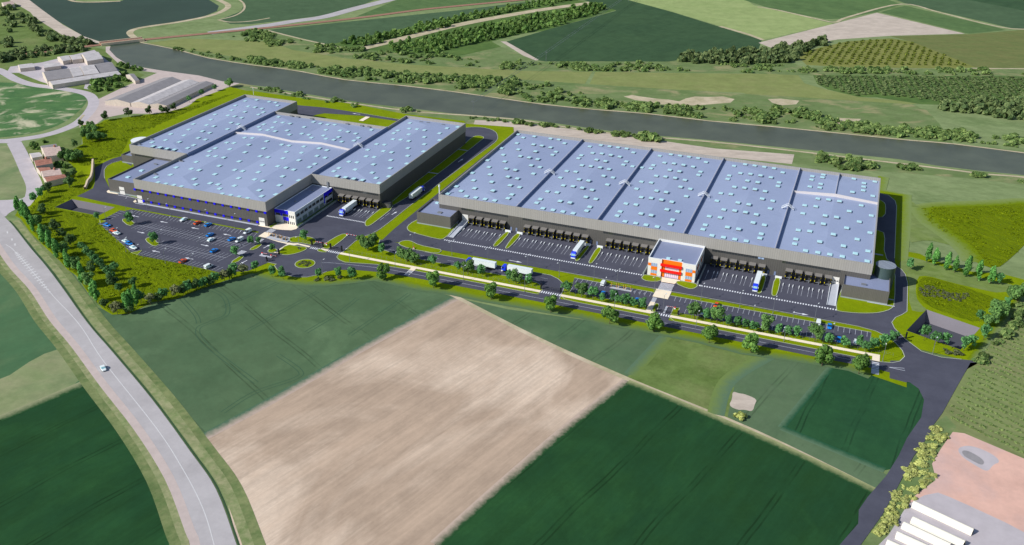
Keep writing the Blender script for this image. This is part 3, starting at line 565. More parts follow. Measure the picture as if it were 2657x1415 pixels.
island([(-6.5,-41.6),(-6.3,-37.6),(-4,-35.3),(-1,-35.2),(5,-38.2),(15,-38.7),(20,-38.8),(20,-44.6),(2,-44.4)],1)
for x0,x1,x2,x3 in ((43.9,46.5,46.9,43.7),(50,53.6,53.6,51.2),(93,95,94.6,92.2),(98.9,102,102.4,99.8),(189.6,192.2,192.3,189.8),(196.4,199.6,200,197)):
    island([(x0,-3),(x1,-2.6),(x2,-22.5),((x2+x3)/2,-24.4),(x3,-22.5)],1,.8)
island([(228.8,-10),(228.8,-26.5),(230.5,-28),(238,-26.7),(245,-24.2),(250,-21),(254.3,-16),(256,-10),(255.6,34),(249.4,47),(249.4,79),(246,81.5),(243,83)],1)
island([(243,101),(248.8,104.5),(248.8,123),(247.5,129),(243,133.5)],1)
island([(131.1,-28.3),(131.6,-31),(135.3,-32.7),(141.2,-30.2),(141.4,-25.5),(132,-25.2)],1); island([(149.6,-25.5),(149,-29.4),(156.2,-32.6),(159,-32),(160.7,-27.5),(158.6,-25.3)],1)
island([(144.3,-54),(146,-54),(146.8,-56),(146.7,-62.4),(144.4,-62.4)],1); island([(153.9,-54.9),(156.7,-54.3),(157.2,-62),(153.9,-62)],0)
island([(-86.8,-43.5),(-86.8,-49.4),(-84.8,-50),(-84.6,-43.5)],0)
struct('lawn', IS, 'lawn')
# pavements
PV = MB(); zp = [.60]
def pave(pts): PV.poly(pts, zp[0]); zp[0] += .003
def rect(x0,x1,y0,y1): return [(x0,y0),(x1,y0),(x1,y1),(x0,y1)]
pave(rect(-30.4,87,-65.2,-62.9)); pave(rect(98,146.8,-65.2,-62.9)); pave(rect(154,250.5,-65.2,-62.9)); pave(rect(-43,-38,-64.4,-62.7)); pave(rect(247.3,250.5,-69,-65))
pave(rect(14,17,-68,-65)); pave([(-63.5,-65.4),(-59.1,-65),(-58,-63.6),(-50,-64.2),(-50,-62.6),(-59,-62),(-61,-63.2),(-64,-63.2)])
pave([(-63.6,-65.2),(-61.8,-65.2),(-61.8,-77),(-64.4,-77.4)]); pave([(-84.6,-50.4),(-84.8,-43.8),(-83,-41.6),(-73.4,-41.6),(-70.9,-43),(-70.2,-46),(-72,-48.6),(-76.5,-49.9),(-80.9,-50.7)])
pave(rect(-93.5,-84,-50.6,-49.2)); pave([(-84.7,-62.8),(-84.7,-56.4),(-79.5,-56.4),(-79.5,-62.9)]); pave([(-79.6,-62.9),(-70,-63.7),(-63.5,-63.6),(-63.4,-65.2),(-70,-64.8)])
pave([(-37.6,-24.2),(-35.2,-21.6),(-35.4,5),(-33.8,5),(-33.6,-23)]); pave([(140.3,-24.9),(150.9,-24.9),(150.5,-26),(148.8,-30.2),(141.8,-30.4),(141.2,-25.6)])
pave(rect(141.4,149.3,-47.8,-39)); pave([(141.7,-53.3),(144.1,-53.3),(144.2,-63.2),(141.7,-63.2)]); pave(rect(-138.3,-134.6,145.7,157))
pave([(-72.8,-41.4),(-71.9,-41.4),(-71.9,0),(-72.8,0)])
pave(PL('e',(1428,768),(1452,752),(1590,803),(1570,808),(1440,788))); pave(PL('e',(1780,905),(1815,880),(1830,910),(1800,920)))
struct('pavement', PV, 'path')
PG = MB()
for r_ in (rect(-178,-93.8,-50.8,-49.1), rect(-41,-32,65,66.2), rect(-41,-32,114.4,115.6), rect(243,249,46.5,48)): PG.poly(r_, .72)
PG.poly(rect(247.3,250.5,-80.4,-76), .58); PG.prism([(-79.5,-62.7),(-79.5,-56.6),(-65.2,-57.4),(-65.2,-63.3)], .5, .66); PG.prism([(118.6,-47),(130.2,-47),(130.2,-43.2),(121,-43.2)], .5, .66)
PG.prism(rect(-69.5,-61.8,-83.4,-82), .5, .7); PG.prism(rect(150.1,151.1,-62,-55), .5, .75)
PG.poly(rect(243,256,-13,-12), .73); PG.poly(rect(252,256,-6,-5), .73)
struct('pavement', PG, 'path_grey')
struct('kerb', KB, 'kerb')
# ---- painted markings
Z1 = .575; WM = MB(); TM = MB()
def bar(mbx, x0,x1,y0,y1): mbx.face([(x0,y0,Z1),(x1,y0,Z1),(x1,y1,Z1),(x0,y1,Z1)])
def dash_x(x0,x1,y,per=1.3,d=.65,h=1.35):
    x = x0
    while x < x1: bar(WM, x, x+d, y-h/2, y+h/2); x += per
dash_x(15.5,131,-26.6); dash_x(161,228.8,-26.8); dash_x(-64,-37.5,-22.6,1.0,.55,1.2)
for x0,x1 in ((-49.4,-43.2),(-37.8,-30.6),(87.2,97.8),(146.8,154)):
    x = x0+.3
    while x < x1-.4: bar(WM, x, x+.6, -65.2, -63); x += 1.2
def dash_y(x0,x1,y0,y1,per=1.2,d=.6):
    y = y0
    while y < y1-d: bar(WM, x0, x1, y, y+d); y += per
dash_y(14,17,-73.8,-67.6); dash_y(247.4,250.4,-75.6,-69.2); dash_y(142,149,-38.6,-30.6,1.0,.5); dash_y(141.8,144,-53,-48,1.0,.5); dash_y(-84.4,-80.4,-56,-51,1.0,.5)
for c in (('i',2435,550),('i',2200,712)): X,Y = at(*c); [bar(WM, X-1.8, X+1.8, Y-2.2+k*1.0, Y-1.7+k*1.0) for k in range(5)]
x = -202
while x < -179: bar(WM, x, x+.5, -44.6, -43.9); x += 1.0
x = -183
while x < -176: bar(WM, x, x+.5, -51, -50.2); x += 1.0
x = -93
while x < -86: bar(WM, x, x+.5, -50.2, -49.5); x += 1.0
def arrow(x, y, ang, L=5.5):
    c, s_ = math.cos(ang), math.sin(ang)
    P_ = [(-L/2,-.22),(L*.1,-.22),(L*.1,-.8),(L/2,0),(L*.1,.8),(L*.1,.22),(-L/2,.22)]
    q_ = [(x+a*c-b*s_, y+a*s_+b*c, Z1) for a,b in P_]
    WM.face([q_[0],q_[1],q_[5],q_[6]]); WM.face([q_[2],q_[3],q_[4]])
for k,x,y,ang in (('i',780,225,180),('i',1160,303,180),('i',1578,386,180),('i',2005,472,180),('i',857,443,0),('i',1712,615,0),('i',1055,696,180),('i',1500,790,180),('j',480,628,80),('j',165,840,260),('h',893,545,82),('g',1780,868,85),('b',1010,1095,180),('k',1225,520,0),('w',425,367,0)):
    X, Y = at(k,x,y); arrow(X,Y,math.radians(ang), 7.5 if k in 'kwgb' else 5.5)
def line(p, q_, w=.14): TM.ribbon([p,q_], w, Z1)
LW = .16
x = -176.5
while x < -85: line((x,-64.0),(x-.9,-58.9),LW); x += 2.55
for yc, xa, xb in ((-76.2,-158,-84),(-92.8,-131,-84.5)):
    x = xa
    while x < xb: line((x-.9,yc-5.2),(x+.9,yc+5.2),LW); x += 2.55
    line((xa,yc),(xb,yc+.3),LW)
x = -131
while x < -79: line((x,-107.4),(x+.9,-102.3),LW); x += 2.55
for t in range(10): X,Y = at('i',340+ t*0,0) if False else (-181.5+t*4.9, -83.2-t*2.55); line((X,Y),(X+5,Y-.4),LW)
for t in range(6): line((-183.5,-76.5+t*2.5),(-178.6,-76.9+t*2.5),LW)
x = 100.6
while x < 140:
    if not 118.5 < x < 130.5: line((x,-48.2),(x,-43.2),LW)
    x += 2.62
x = 152.6
while x < 245.5: line((x,-48.2),(x,-43.2),LW); x += 2.62
x = 160
while x < 245.5: line((x,-58.9),(x,-54),LW); x += 2.62
x = 101
while x < 140: line((x,-58.4),(x,-53.6),LW); x += 2.62
TM.ribbon([(-20,-74.5),(0,-71.5),(20,-71.1),(60,-71),(122,-71.2),(200,-71.9),(252,-72.3)], .2, Z1)
TM.ribbon([(-33,-78),(-30,-76.5),(-20,-74.5)], .2, Z1)
tri = PL('w',(1680,1130),(1895,1145),(1905,1180),(1680,1132)); TM.ribbon(tri,.3,Z1)
for x in range(-8,84,9): line((x,-49.6),(x+4,-49.6),.15)
for k,a1,b1,a2,b2 in (('h',700,640,755,600),('h',770,585,830,540),('h',870,520,900,490)): line(at(k,a1,b1),at(k,a2,b2),.2)
for X in (132.7,135.3,137.9):   # wheelchair bays
    for t in range(8): TM.obox(X-1.1+.35*math.cos(t*math.pi/4), -46.6+.35*math.sin(t*math.pi/4), .3,.12, Z1-.003, Z1+.003, t*math.pi/4+math.pi/2)
    line((X-1.2,-46.2),(X-1.3,-45.2),.16); line((X-1.25,-45.6),(X-.8,-45.6),.14); line((X-.8,-45.6),(X-.6,-46.5),.14)
# ================================================================== BUILDINGS
def inset(pts, d):
    n = len(pts); out = []
    for i in range(n):
        p0, p, p1 = Vector(pts[i-1]), Vector(pts[i]), Vector(pts[(i+1) % n])
        a = (p-p0).normalized(); b = (p1-p).normalized(); na = Vector((-a.y,a.x)); nb = Vector((-b.y,b.x))
        k = na+nb; k = k/(k.length_squared/2) if k.length > 1e-6 else na
        out.append(tuple(p+k*d))
    return out
def ring(mb, pts, z0, z1, t, mi=0):
    o = pts; i_ = inset(pts, t); n = len(pts)
    for a in range(n):
        b = (a+1) % n
        mb.face([(*o[a],z0),(*o[b],z0),(*o[b],z1),(*o[a],z1)], mi); mb.face([(*i_[b],z0),(*i_[a],z0),(*i_[a],z1),(*i_[b],z1)], mi)
        mb.face([(*o[a],z1),(*o[b],z1),(*i_[b],z1),(*i_[a],z1)], mi); mb.face([(*o[b],z0),(*o[a],z0),(*i_[a],z0),(*i_[b],z0)], mi)
def hip(mb, x0, x1, y0, y1, ze, zr, h, fe=True, be=True):
    xm = (x0+x1)/2; ya = y0+(h if fe else 0); yb = y1-(h if be else 0)
    A,B,C_,D = (x0,y0,ze),(x1,y0,ze),(x1,y1,ze),(x0,y1,ze); E_,F_ = (xm,ya,zr),(xm,yb,zr)
    mb.face([A,E_,F_,D]); mb.face([B,C_,F_,E_])
    if fe: mb.face([A,B,E_])
    else: mb.face([A,B,E_])
    mb.face([C_,D,F_])
ZE, ZR, ZT = 14.0, 15.7, 15.9
def cross_wall(par, xs, y, t=.35):
    """light wall across the halls that follows the roof profile; xs = valley/ridge points"""
    m = MB()
    pts = [(x, (ZE if i % 2 == 0 else ZR)+1.35) for i, x in enumerate(xs)]
    for (xa,za_),(xb,zb_) in zip(pts, pts[1:]):
        m.face([(xa,y,13),(xb,y,13),(xb,y,zb_),(xa,y,za_)]); m.face([(xb,y+t,13),(xa,y+t,13),(xa,y+t,za_),(xb,y+t,zb_)]); m.face([(xa,y,za_),(xb,y,zb_),(xb,y+t,zb_),(xa,y+t,za_)])
    m.build('fire_wall', 'grey_wall', par)
def divider(par, x, y0, y1, top=16.3):
    m = MB(); m.box(x-.28, x+.28, y0, y1, 13, top); f = m.build('fire_wall', 'firewall', par)
    m = MB(); m.box(x-.3, x-.05, y0, y1, top, top+.05); m.build('coping', 'grey_wall', f)
def ladder(par, x, y):
    m = MB()
    for sg in (-1,1):
        for k in range(7):
            z = 17.0-k*.34; m.box(x+sg*(.25+k*.48)-.28, x+sg*(.25+k*.48)+.28, y-.6, y+.6, z-.06, z)
        for yy in (y-.6, y+.6):
            m.tube((x,yy,17.0),(x+sg*3.5,yy,14.7),.07); m.tube((x,yy,18.1),(x+sg*3.5,yy,15.8),.06)
            for k in range(4): m.tube((x+sg*k*1.15,yy,17.0-k*.77),(x+sg*k*1.15,yy,18.1-k*.77),.05)
    m.build('roof_crossover', 'trim', par)
def roofz(x, bays):
    for x0,x1 in bays:
        if x0 <= x <= x1: return ZR-(ZR-ZE)*abs(x-(x0+x1)/2)/((x1-x0)/2)
    return ZE
def skylights(par, plist, bays, ymin, ymax):
    W_ = []
    for k, pts in plist:
        for (x,y) in pts:
            X,Y = at(k,x,y,15.2); z = roofz(X, bays)
            dy = min(Y-ymin, ymax-Y)
            if dy < 14: z = min(z, ZE+(ZR-ZE)*max(0,dy)/14)
            X,Y = at(k,x,y,z+.2)
            if any((X-a[0])**2+(Y-a[1])**2 < 4 for a in W_): continue
            W_.append((X,Y,z))
    W_.sort(key=lambda a: (a[0]-CAM[0])**2+(a[1]-CAM[1])**2)
    def add(m, X, Y, z, mi=0):
        m.box(X-1.2,X+1.2,Y-1.5,Y+1.5,z-.3,z+.26,1)
        b = len(m.v); m.v += [(X-1.3,Y-1.6,z+.26),(X+1.3,Y-1.6,z+.26),(X+1.3,Y+1.6,z+.26),(X-1.3,Y+1.6,z+.26),(X-1.05,Y-1.3,z+.36),(X+1.05,Y-1.3,z+.36),(X+1.05,Y+1.3,z+.36),(X-1.05,Y+1.3,z+.36)]
        for f in ((0,1,5,4),(1,2,6,5),(2,3,7,6),(3,0,4,7),(4,5,6,7),(3,2,1,0)): m.f.append(tuple(b+i for i in f)); m.mi.append(0)
    proto = MB(); add(proto, 0,0,0); pm = None
    for X,Y,z in W_[:100]:
        if pm is None: pm = proto.build('skylight', ['skylight','metal'], par); pm.location = (X,Y,z)
        else: c = pm.copy(); COL.objects.link(c); c.parent = par; c.location = (X,Y,z)
    if len(W_) > 100:
        m = MB()
        for X,Y,z in W_[100:]: add(m,X,Y,z)
        tag(m.build('skylight', ['skylight','metal'], par), kind='stuff')
    return len(W_)
def vents(par, pts):
    for X,Y,z in pts:
        m = MB(); m.box(X-1.1,X+1.1,Y-.35,Y+.35,z-.3,z+.5); m.box(X-1.3,X+1.3,Y-.5,Y+.5,z+.5,z+.62); m.build('roof_vent','metal',par)
def dock_proto():
    sh = MB(); w, d, h = 1.7, 2.5, 5.2
    sh.box(-w,-w+.55,-d,0,0,h-.5); sh.box(w-.55,w,-d,0,0,h-.5); sh.box(-w,w,-d,0,h-1.35,h-.5)
    sh.face([(-w,-d,h-.5),(w,-d,h-.5),(w,0,h-.5),(-w,0,h-.5)])
    top = MB(); top.prism([(-w-.1,-d-.1),(w+.1,-d-.1),(w+.1,0),(-w-.1,0)], h-.5, h-.2)
    side = MB(); side.face([(-w,0,h-.2),(-w,-d,h-.2),(-w,0,h+.15)]); side.face([(w,-d,h-.2),(w,0,h-.2),(w,0,h+.15)])
    top.face([(-w-.1,-d-.1,h-.19),(w+.1,-d-.1,h-.19),(w+.1,0,h+.2),(-w-.1,0,h+.2)])
    o = sh.build('dock_shelter', 'dock_black'); t = top.build('hood_top','dock_top',o)
    m = MB(); m.box(-w+.55,w-.55,-1.2,-1.1,1.2,h-1.35); m.build('dock_door','dock_door',o)
    m = MB(); m.box(-w+.4,w-.4,-2.4,-1.2,.9,1.1); m.box(.5,.9,-3.0,-2.5,.3,1.0); m.build('dock_leveller','metal',o)
    for sx in (-1,1):
        m = MB(); m.box(sx*1.5-.13,sx*1.5+.13,-d-.1,-d,1.5,2.15); m.box(sx*1.4-.1,sx*1.4+.1,-d-.1,-d,4.0,4.2); m.build('yellow_marker','yellow',o)
    return o
DOCK = dock_proto()
def ribbon_window(par, x0, x1, y, z0=8.5, z1=9.65, n=None):
    m = MB(); m.box(x0,x1,y-.06,y+.05,z0,z1); k = x0+1.5
    while k < x1: m.box(k-.04,k+.04,y-.09,y-.06,z0,z1,1); k += 1.5
    m.build('window',['glass_dark','clad_dark'],par)
def sect_door(par, x0, x1, y, z1=5.4, z0=.3):
    m = MB(); m.box(x0,x1,y-.15,y+.05,z0,z1); d = m.build('sectional_door','white',par)
    for k in range(3):
        c = x0+(x1-x0)*(k+.5)/3; g = MB(); g.box(c-.42,c+.42,y-.19,y-.15,z0+(z1-z0)*.5,z0+(z1-z0)*.62); g.build('door_window','glass_dark',d)
def box_annex(name, x0, x1, y0, y1, h, label, clad='clad_annex', t=.35, group=None, base=.3):
    e = empty(name, (0,0,0), 0, label, 'annex', group)
    fp = [(x0,y0),(x1,y0),(x1,y1),(x0,y1)]
    m = MB(); m.prism(fp, base+.3, h-.8, top=False, bot=False); ring(m, fp, h-.8, h, t); m.build('wall', clad, e)
    m = MB(); m.poly(inset(fp, t-.02), h-.9); m.build('roof', 'roof_low', e)
    m = MB(); m.prism(inset(fp,-.12), base-.2, base+1.0, top=True, bot=False); m.build('plinth','concrete',e)
    return e
# ---------------- warehouse A (left)
A = empty('warehouse', (0,0,0), 0, 'left grey warehouse with stepped roof and blue squares along its front wall', 'warehouse')
fpA = [(-182.5,-49),(-87.5,-49),(-87.5,0),(-39.8,0),(-39.8,128.5),(-87.5,128.5),(-87.5,99.4),(-181.4,99.4),(-181.4,127.8),(-228.9,127.8),(-228.9,0),(-182.5,0)]
m = MB(); m.prism(fpA, .2, 9.9, top=False, bot=False); m.build('wall','clad_dark',A)
m = MB(); ring(m, inset(fpA,-.22), 9.9, ZT, .6); m.build('cladding_band','clad_light',A)
m = MB(); hip(m,-228.6,-181.8,.2,127.5,ZE,ZR,14); hip(m,-181.8,-134.6,-48.7,99.2,ZE,ZR,15); hip(m,-134.6,-87.5,-48.7,99.2,ZE,ZR,15); hip(m,-87.5,-40,.2,128.2,ZE,ZR,14); m.build('roof','roof',A)
divider(A,-181.8,.4,99.2); divider(A,-87.5,.4,99.2); cross_wall(A,[-181.5,-158.2,-134.6,-111,-87.8],50)
ladder(A,-181.8,58.2); ladder(A,-87.5,57.8)
baysA = [(-228.6,-181.8),(-181.8,-134.6),(-134.6,-87.5),(-87.5,-40)]
skyA = [('a',[(2340,965),(2450,955),(2247,1008),(2369,1016),(2434,1024),(2500,1037),(2513,1072),(2468,1094),(2212,1053),(2337,1068),(2053,1094),(2177,1103),(2240,1111),(2305,1126),(2013,1143),(2206,1172),(2272,1186),(1846,1185),(1973,1195),(2040,1205),(2172,1233),(1802,1238),(1630,1281),(1758,1293),(1932,1253),(2001,1269),(1893,1318),(1961,1333),(1580,1338),(1452,1360),(1712,1355)]),
('b',[(178,972),(240,980),(258,1008)]),('e',[(2045,152),(2140,168),(2235,183),(2332,198),(2510,177)]),('f',[(272,138)]),
('b',[(268,1117),(237,1167),(308,1171),(376,1181),(127,1188),(80,1212),(211,1218),(93,1240),(165,1243),(235,1253),(350,1246),(372,1286),(490,1277),(556,1288),(583,1316),(512,1213),(601,1165),(668,1180),(738,1190),(804,1192),(719,1241),(856,1247),(929,1258),(1003,1276),(697,1295),(722,1325),(840,1309),(795,1335),(870,1353),(1030,1316),(988,1343),(1154,1241),(18,1318),(155,1348)]),
('f',[(952,39),(1050,44),(713,105),(810,110),(560,180),(756,192),(484,220),(467,281),(565,287),(672,304),(305,363),(37,437),(240,455),(344,471),(1247,83),(1008,133),(1448,132),(1545,145),(1745,157),(1207,182),(957,233),(1510,228),(1712,240),(1162,285),(1265,300),(1468,314),(880,355),(612,415),(821,469),(1190,404),(1397,420),(926,485),(1136,500),(555,526),(873,579),(277,590),(492,647),(297,664),(598,664),(816,681),(620,720),(1086,597),(1677,338),(1948,181),(2052,205),(1920,282),(2028,306),(1890,389),(1820,431),(1504,440),(1608,466),(1460,555),(1197,615),(1677,608),(1418,673),(1147,740),(1181,819),(1371,797),(651,789),(763,808),(875,828),(987,849),(105,691),(5,672)]),
('e',[(2358,440),(2280,534),(2085,570),(2110,636),(2216,655),(2320,673),(2427,691)]),
('g',[(1100,359),(1090,433),(1195,440),(1295,453),(1597,427),(940,459),(885,494),(1087,510),(1293,545),(1497,495),(1740,410),(1497,586),(875,574),(978,581),(1084,598),(1293,641),(656,640),(760,648),(1076,694),(1285,737),(537,717),(748,733),(855,749),(1072,796),(1060,900),(518,803),(624,813),(846,853),(285,875),(393,884),(612,911),(838,960),(152,960),(84,1002),(371,980),(596,1022),(128,1066),(240,1083),(352,1101),(466,1119),(648,1092),(820,1070),(690,1160)])]
nA = skylights(A, skyA, baysA, -49, 128)
vents(A, [(*at(k,x,y,ZE+.6),ZE+.4) for k,x,y in (('b',390,1110),('b',450,1118),('b',583,1136),('b',922,1184),('b',1060,1202),('b',1128,1212),('g',1250,345),('g',1345,356),('g',1547,383),('e',2030,60),('e',1865,130),('e',2080,525),('e',2415,350),('f',110,352))])
ribbon_window(A,-183+1,-88,-49,8.6,9.6); ribbon_window(A,-177,-93.5,-49,1.7,2.8); ribbon_window(A,-226,-184,0,8.5,9.6); ribbon_window(A,-72,-41,0,8.5,9.6)
for i in range(17):
    x = -182.9+i*5.91
    m = MB(); m.box(x-.72,x+.72,-49.35,-49.0,8.55,9.75); m.build('blue_panel','blue',A)
for i in range(15):
    x = -177.6+i*5.93
    m = MB(); m.box(x-.72,x+.72,-49.35,-49.0,1.65,2.85); m.build('blue_panel','blue',A)
sect_door(A,-182.1,-178.4,-49); sect_door(A,-93.2,-89.4,-49)
m = MB(); m.box(-76.5,-75.3,-.9,-.1,.3,12.5); m.build('chimney','metal',A)
def place_dock(par, x, y, first=False):
    c = copy_tree(DOCK, par); c.location = (x,y,.45)
for i in range(6): place_dock(A,-66.2+i*4.85,0)
for x in (-236.2,-231): place_dock(A,x,10)
m = MB(); m.box(-76.4,-75.9,-.6,0,.4,2.6); m.build('door','grey_panel',A)
# annexes and office of A
an = box_annex('annex', -210.3, -183, -42.2, 0, 9.4, 'low grey annex with a white roller door at the left end of the left warehouse')
sect_door(an,-202.1,-198.2,-42.2)
for k,x,y in (('e',1712,562),('e',1893,475)):
    X,Y = at(k,x,y,8.9); m = MB(); m.box(X-1.25,X+1.25,Y-1.1,Y+1.1,8.4,9.0); m.build('skylight','skylight',an)
X,Y = at('e',2080,392,8.9); vents(an,[(X,Y,8.6)])
box_annex('annex', -241, -228.9, 3, 14, 6.2, 'small grey box annex with a pale roof tucked behind the left warehouse corner')
oa = empty('office_building', (0,0,0), 0, 'long two-storey office wing with blue panels beside the big car park', 'office')
X0,X1,Y0,Y1 = -87.3,-73.3,-41.4,-.2
m = MB(); m.prism([(X0,Y0),(X1,Y0),(X1,Y1),(X0,Y1)],.3,8.6,top=False,bot=False); m.build('wall','grey_panel',oa)
m = MB(); m.poly([(X0,Y0),(X1,Y0),(X1,Y1),(X0,Y1)],8.6); rf = m.build('roof','roof_low',oa); m = MB(); ring(m,[(X0-.1,Y0-.1),(X1+.1,Y0-.1),(X1+.1,Y1),(X0-.1,Y1)],8.6,9.05,.3); m.build('coping','trim',rf)
for k,x,y in (('f',1630,890),('f',1858,742)):
    X,Y = at(k,x,y,8.8); m = MB(); m.cyl(X,Y,8.6,9.1,.8,.5,10); m.build('roof_dome','metal',rf)
m = MB(); m.box(X0,-77.9,Y0-.12,Y0,6.7,8.95); m.box(X0,-86.9,Y0-.12,Y0,5,6.7); m.box(-83.4,-82,Y0-.12,Y0,5.2,6.7); m.box(-81.8,-77.9,Y0-.12,Y0,2.5,4.8); m.build('blue_panel','blue',oa)
m = MB(); m.box(-77.8,X1+.05,Y0-.14,Y0,.4,9.0); wp = m.build('front_panel','white',oa)
for z0,z1 in ((4.7,6.3),(.7,2.3)):
    for k in range(3):
        m = MB(); x = -77.0+k*1.25; m.box(x-.3,x+.3,Y0-.2,Y0-.13,z0,z1); m.build('window','glass_dark' if z0 > 3 else 'dock_door',wp)
for x0,x1,z0,z1 in ((-86.6,-83.6,5.3,6.6),(-81.8,-78.1,5.1,6.6)): m = MB(); m.box(x0,x1,Y0-.1,Y0-.02,z0,z1); m.build('window','glass_dark',oa)
m = MB(); m.box(-81.4,-78.2,Y0-.1,Y0,.4,2.4); d = m.build('door','dock_door',oa); m = MB(); m.box(-80.6,-80.4,Y0-.14,Y0-.1,.4,2.4); m.box(-79.3,-79.1,Y0-.14,Y0-.1,.4,2.4); m.build('door_frame','trim',d)
for i in range(7):
    y = -40.2+i*4.3
    m = MB(); m.box(X1,X1+.08,y,y+3.3,5.2,6.9); [m.box(X1+.08,X1+.12,y+.8*k-.05,y+.8*k+.05,5.2,6.9,1) for k in range(1,4)]; m.build('window',['glass_dark','dock_top'],oa)
for i in range(5):
    y = -40.2+i*6.2
    m = MB(); m.box(X1,X1+.08,y,y+4.6,1.2,3.4); [m.box(X1+.08,X1+.12,y+1.1*k-.05,y+1.1*k+.05,1.2,3.4,1) for k in range(1,4)]; m.build('window',['glass_side','dock_top'],oa)
m = MB(); m.box(X1,X1+.14,-10.2,Y1,6.6,8.95); m.box(X1,X1+.14,-6,-5.2,5.2,6.6); m.box(X1,X1+.14,-10.2,-9.3,2.2,6.6); m.build('blue_panel','blue',oa)
for y0,y1,z0,z1 in ((-9.2,-6.2,5.2,6.5),(-5,-.8,5.2,6.5),(-8,-1,1.2,3)): m = MB(); m.box(X1,X1+.08,y0,y1,z0,z1); m.build('window','glass_dark',oa)
w1 = empty('retaining_wall',(0,0,0),0,'long concrete retaining wall with a clipped hedge beside the blue office wing','wall')
m = MB(); m.box(-70.4,-70.1,-44,0,.3,1.5); m.build('wall','concrete',w1)
m = MB(); ang = .06; m.box(-71.5,-70.5,-43,-.5,.5,1.7); hb = m.build('hedge','leaf_dark',w1)
# guard house next to A
gh = empty('transformer_kiosk',(-37.2,3.6,.5),0,'small dark flat-roofed kiosk with a white door against the shaded side of the left warehouse','kiosk')
m = MB(); m.box(-2.5,2.4,-2.2,2.2,0,2.9); m.build('wall','clad_dark',gh); m = MB(); m.box(-2.6,2.5,-2.3,2.3,2.9,3.1); m.build('roof','chassis',gh); m = MB(); m.box(2.4,2.46,-1.6,-.5,.2,2.6); m.build('door','white',gh)
# ---------------- warehouse B (right)
B = empty('warehouse', (0,0,0), 0, 'right long grey warehouse with five bays of blue-grey roof behind the orange office', 'warehouse')
fpB = [(0,0),(242.7,0),(242.7,128.9),(0,128.9)]
m = MB(); m.prism(fpB, .2, 9.8, top=False, bot=False); m.build('wall','clad_dark',B)
m = MB(); ring(m, inset(fpB,-.22), 9.8, ZT, .6); m.build('cladding_band','clad_light',B)
bw = 48.54; m = MB()
for i in range(5): hip(m,max(.2,i*bw),min(242.5,(i+1)*bw),.2,128.6,ZE,15.1,14)
m.build('roof','roof',B)
for i in range(1,5): divider(B,i*bw,.4,128.5,15.7)
divider(B,218.3,88.3,128.5,15.7); cross_wall(B,[194.5,218.4,242.5],88)
for i in range(1,5): ladder(B,i*bw,59.6)
baysB = [(i*bw,(i+1)*bw) for i in range(5)]
skyB = [('p',[(970,75),(1022,108),(1135,96),(1303,118),(1387,129),(1446,166),(956,165),(1127,178),(1213,190),(1302,208),(800,217),(972,230),(1148,249),(1358,254),(1324,285),(817,285),(992,298),(1082,312),(1171,329),(656,341),(832,354),(1104,393),(1193,411),(669,411),(849,427),(940,440),(1126,479),(499,471),(681,487),(866,509),(961,528),(511,547),(697,563),(887,598),(983,618),(336,610),(522,628),(710,652),(383,656),(905,693),(866,732),(246,684),(438,710),(533,725),(630,740),(728,755),
(1706,200),(1820,186),(1910,198),(1997,209),(2086,221),(2154,261),(1619,290),(1735,266),(1829,272),(1922,286),(2014,304),(1590,320),(1776,335),(1867,349),(2082,353),(2053,387),(1625,392),(1717,401),(1812,414),(1903,432),(2146,403),(1469,452),(1562,459),(1404,520),(1596,537),(1693,550),(1848,501),(1945,519),(1434,600),(1534,608),(1629,624),(1730,645),(1887,591),(1270,662),(1370,672),(1667,718),(1769,739),(1198,740),(1160,779),(1402,760),(1502,775),(1706,820),(1674,860),(1225,835),(1328,852),(1430,869),(1535,886),
(2360,392),(2335,425),(2240,416),(2237,562),(2338,571),(2187,634),(2235,720),(2338,729),(2078,787),(2181,797),(2019,868),(1988,911),(2233,889),(2338,905),(2069,970),(2179,988),(2285,1005)]),
('q',[(48,98),(163,83),(257,96),(349,108),(442,121),(523,162),(96,168),(194,176),(292,190),(391,209),(151,242),(250,256),(467,261),(446,294),(107,311),(206,324),(306,345),(12,303),(262,416),(362,437),(15,456),(114,470),(321,513),(65,548),(171,570),(122,648),(232,670),(180,754),(157,800),(22,826),
(812,201),(926,184),(1024,198),(1123,211),(1223,225),(1312,268),(763,300),(746,336),(877,275),(981,283),(1084,298),(1190,318),(950,352),(1055,368),(1275,371),(1263,408),(816,416),(919,426),(1027,440),(1131,461),(676,482),(780,491),(1102,538),(1210,560),(636,560),(852,578),(963,596),(1183,639),(707,650),(819,660),(930,676),(1041,699),(557,719),(669,731),(1008,783),(1124,808),(516,807),(492,853),(745,830),(859,849),(1092,899),(1077,944),(586,916),(704,935),(820,955),(938,973),
(1618,307),(1608,343),(1731,291),(1721,318),(1703,386),(1693,424),(1591,414),(2044,333),(2148,378),(2145,415),(2140,453),(2029,469),(2260,363),(2239,510),(1674,537),(1784,547),(1896,563),(1539,606),(1653,617),(2120,607),(1996,666),(1520,689),(1749,711),(1866,727),(2224,712),(1614,785),(1731,796),(2100,775),(1970,838),(2210,888),(1473,861),(1591,872),(1833,903),(2078,955),(1448,954),(1436,1002),(1693,979),(1937,1023),(2059,1101),(2190,1077),(1548,1072),(1674,1091),(1797,1111),(1926,1132),(2181,1180)])]
nB = skylights(B, skyB, baysB, 0, 128.9)
for x0,x1 in ((14.4,44),(53,91.5),(101.2,131),(162,188.9),(198.8,228)): ribbon_window(B,x0,x1,0,8.4,9.6)
for x in (186.3,188.0): m = MB(); m.box(x,x+1.4,-.2,-.05,8.6,9.5); m.build('roller_blind','glass_blue',B)
for i in range(5): place_dock(B,21.6+i*4.9,0)
for i in range(8): place_dock(B,56.4+i*4.97,0)
for i in range(6): place_dock(B,105.4+i*4.95,0)
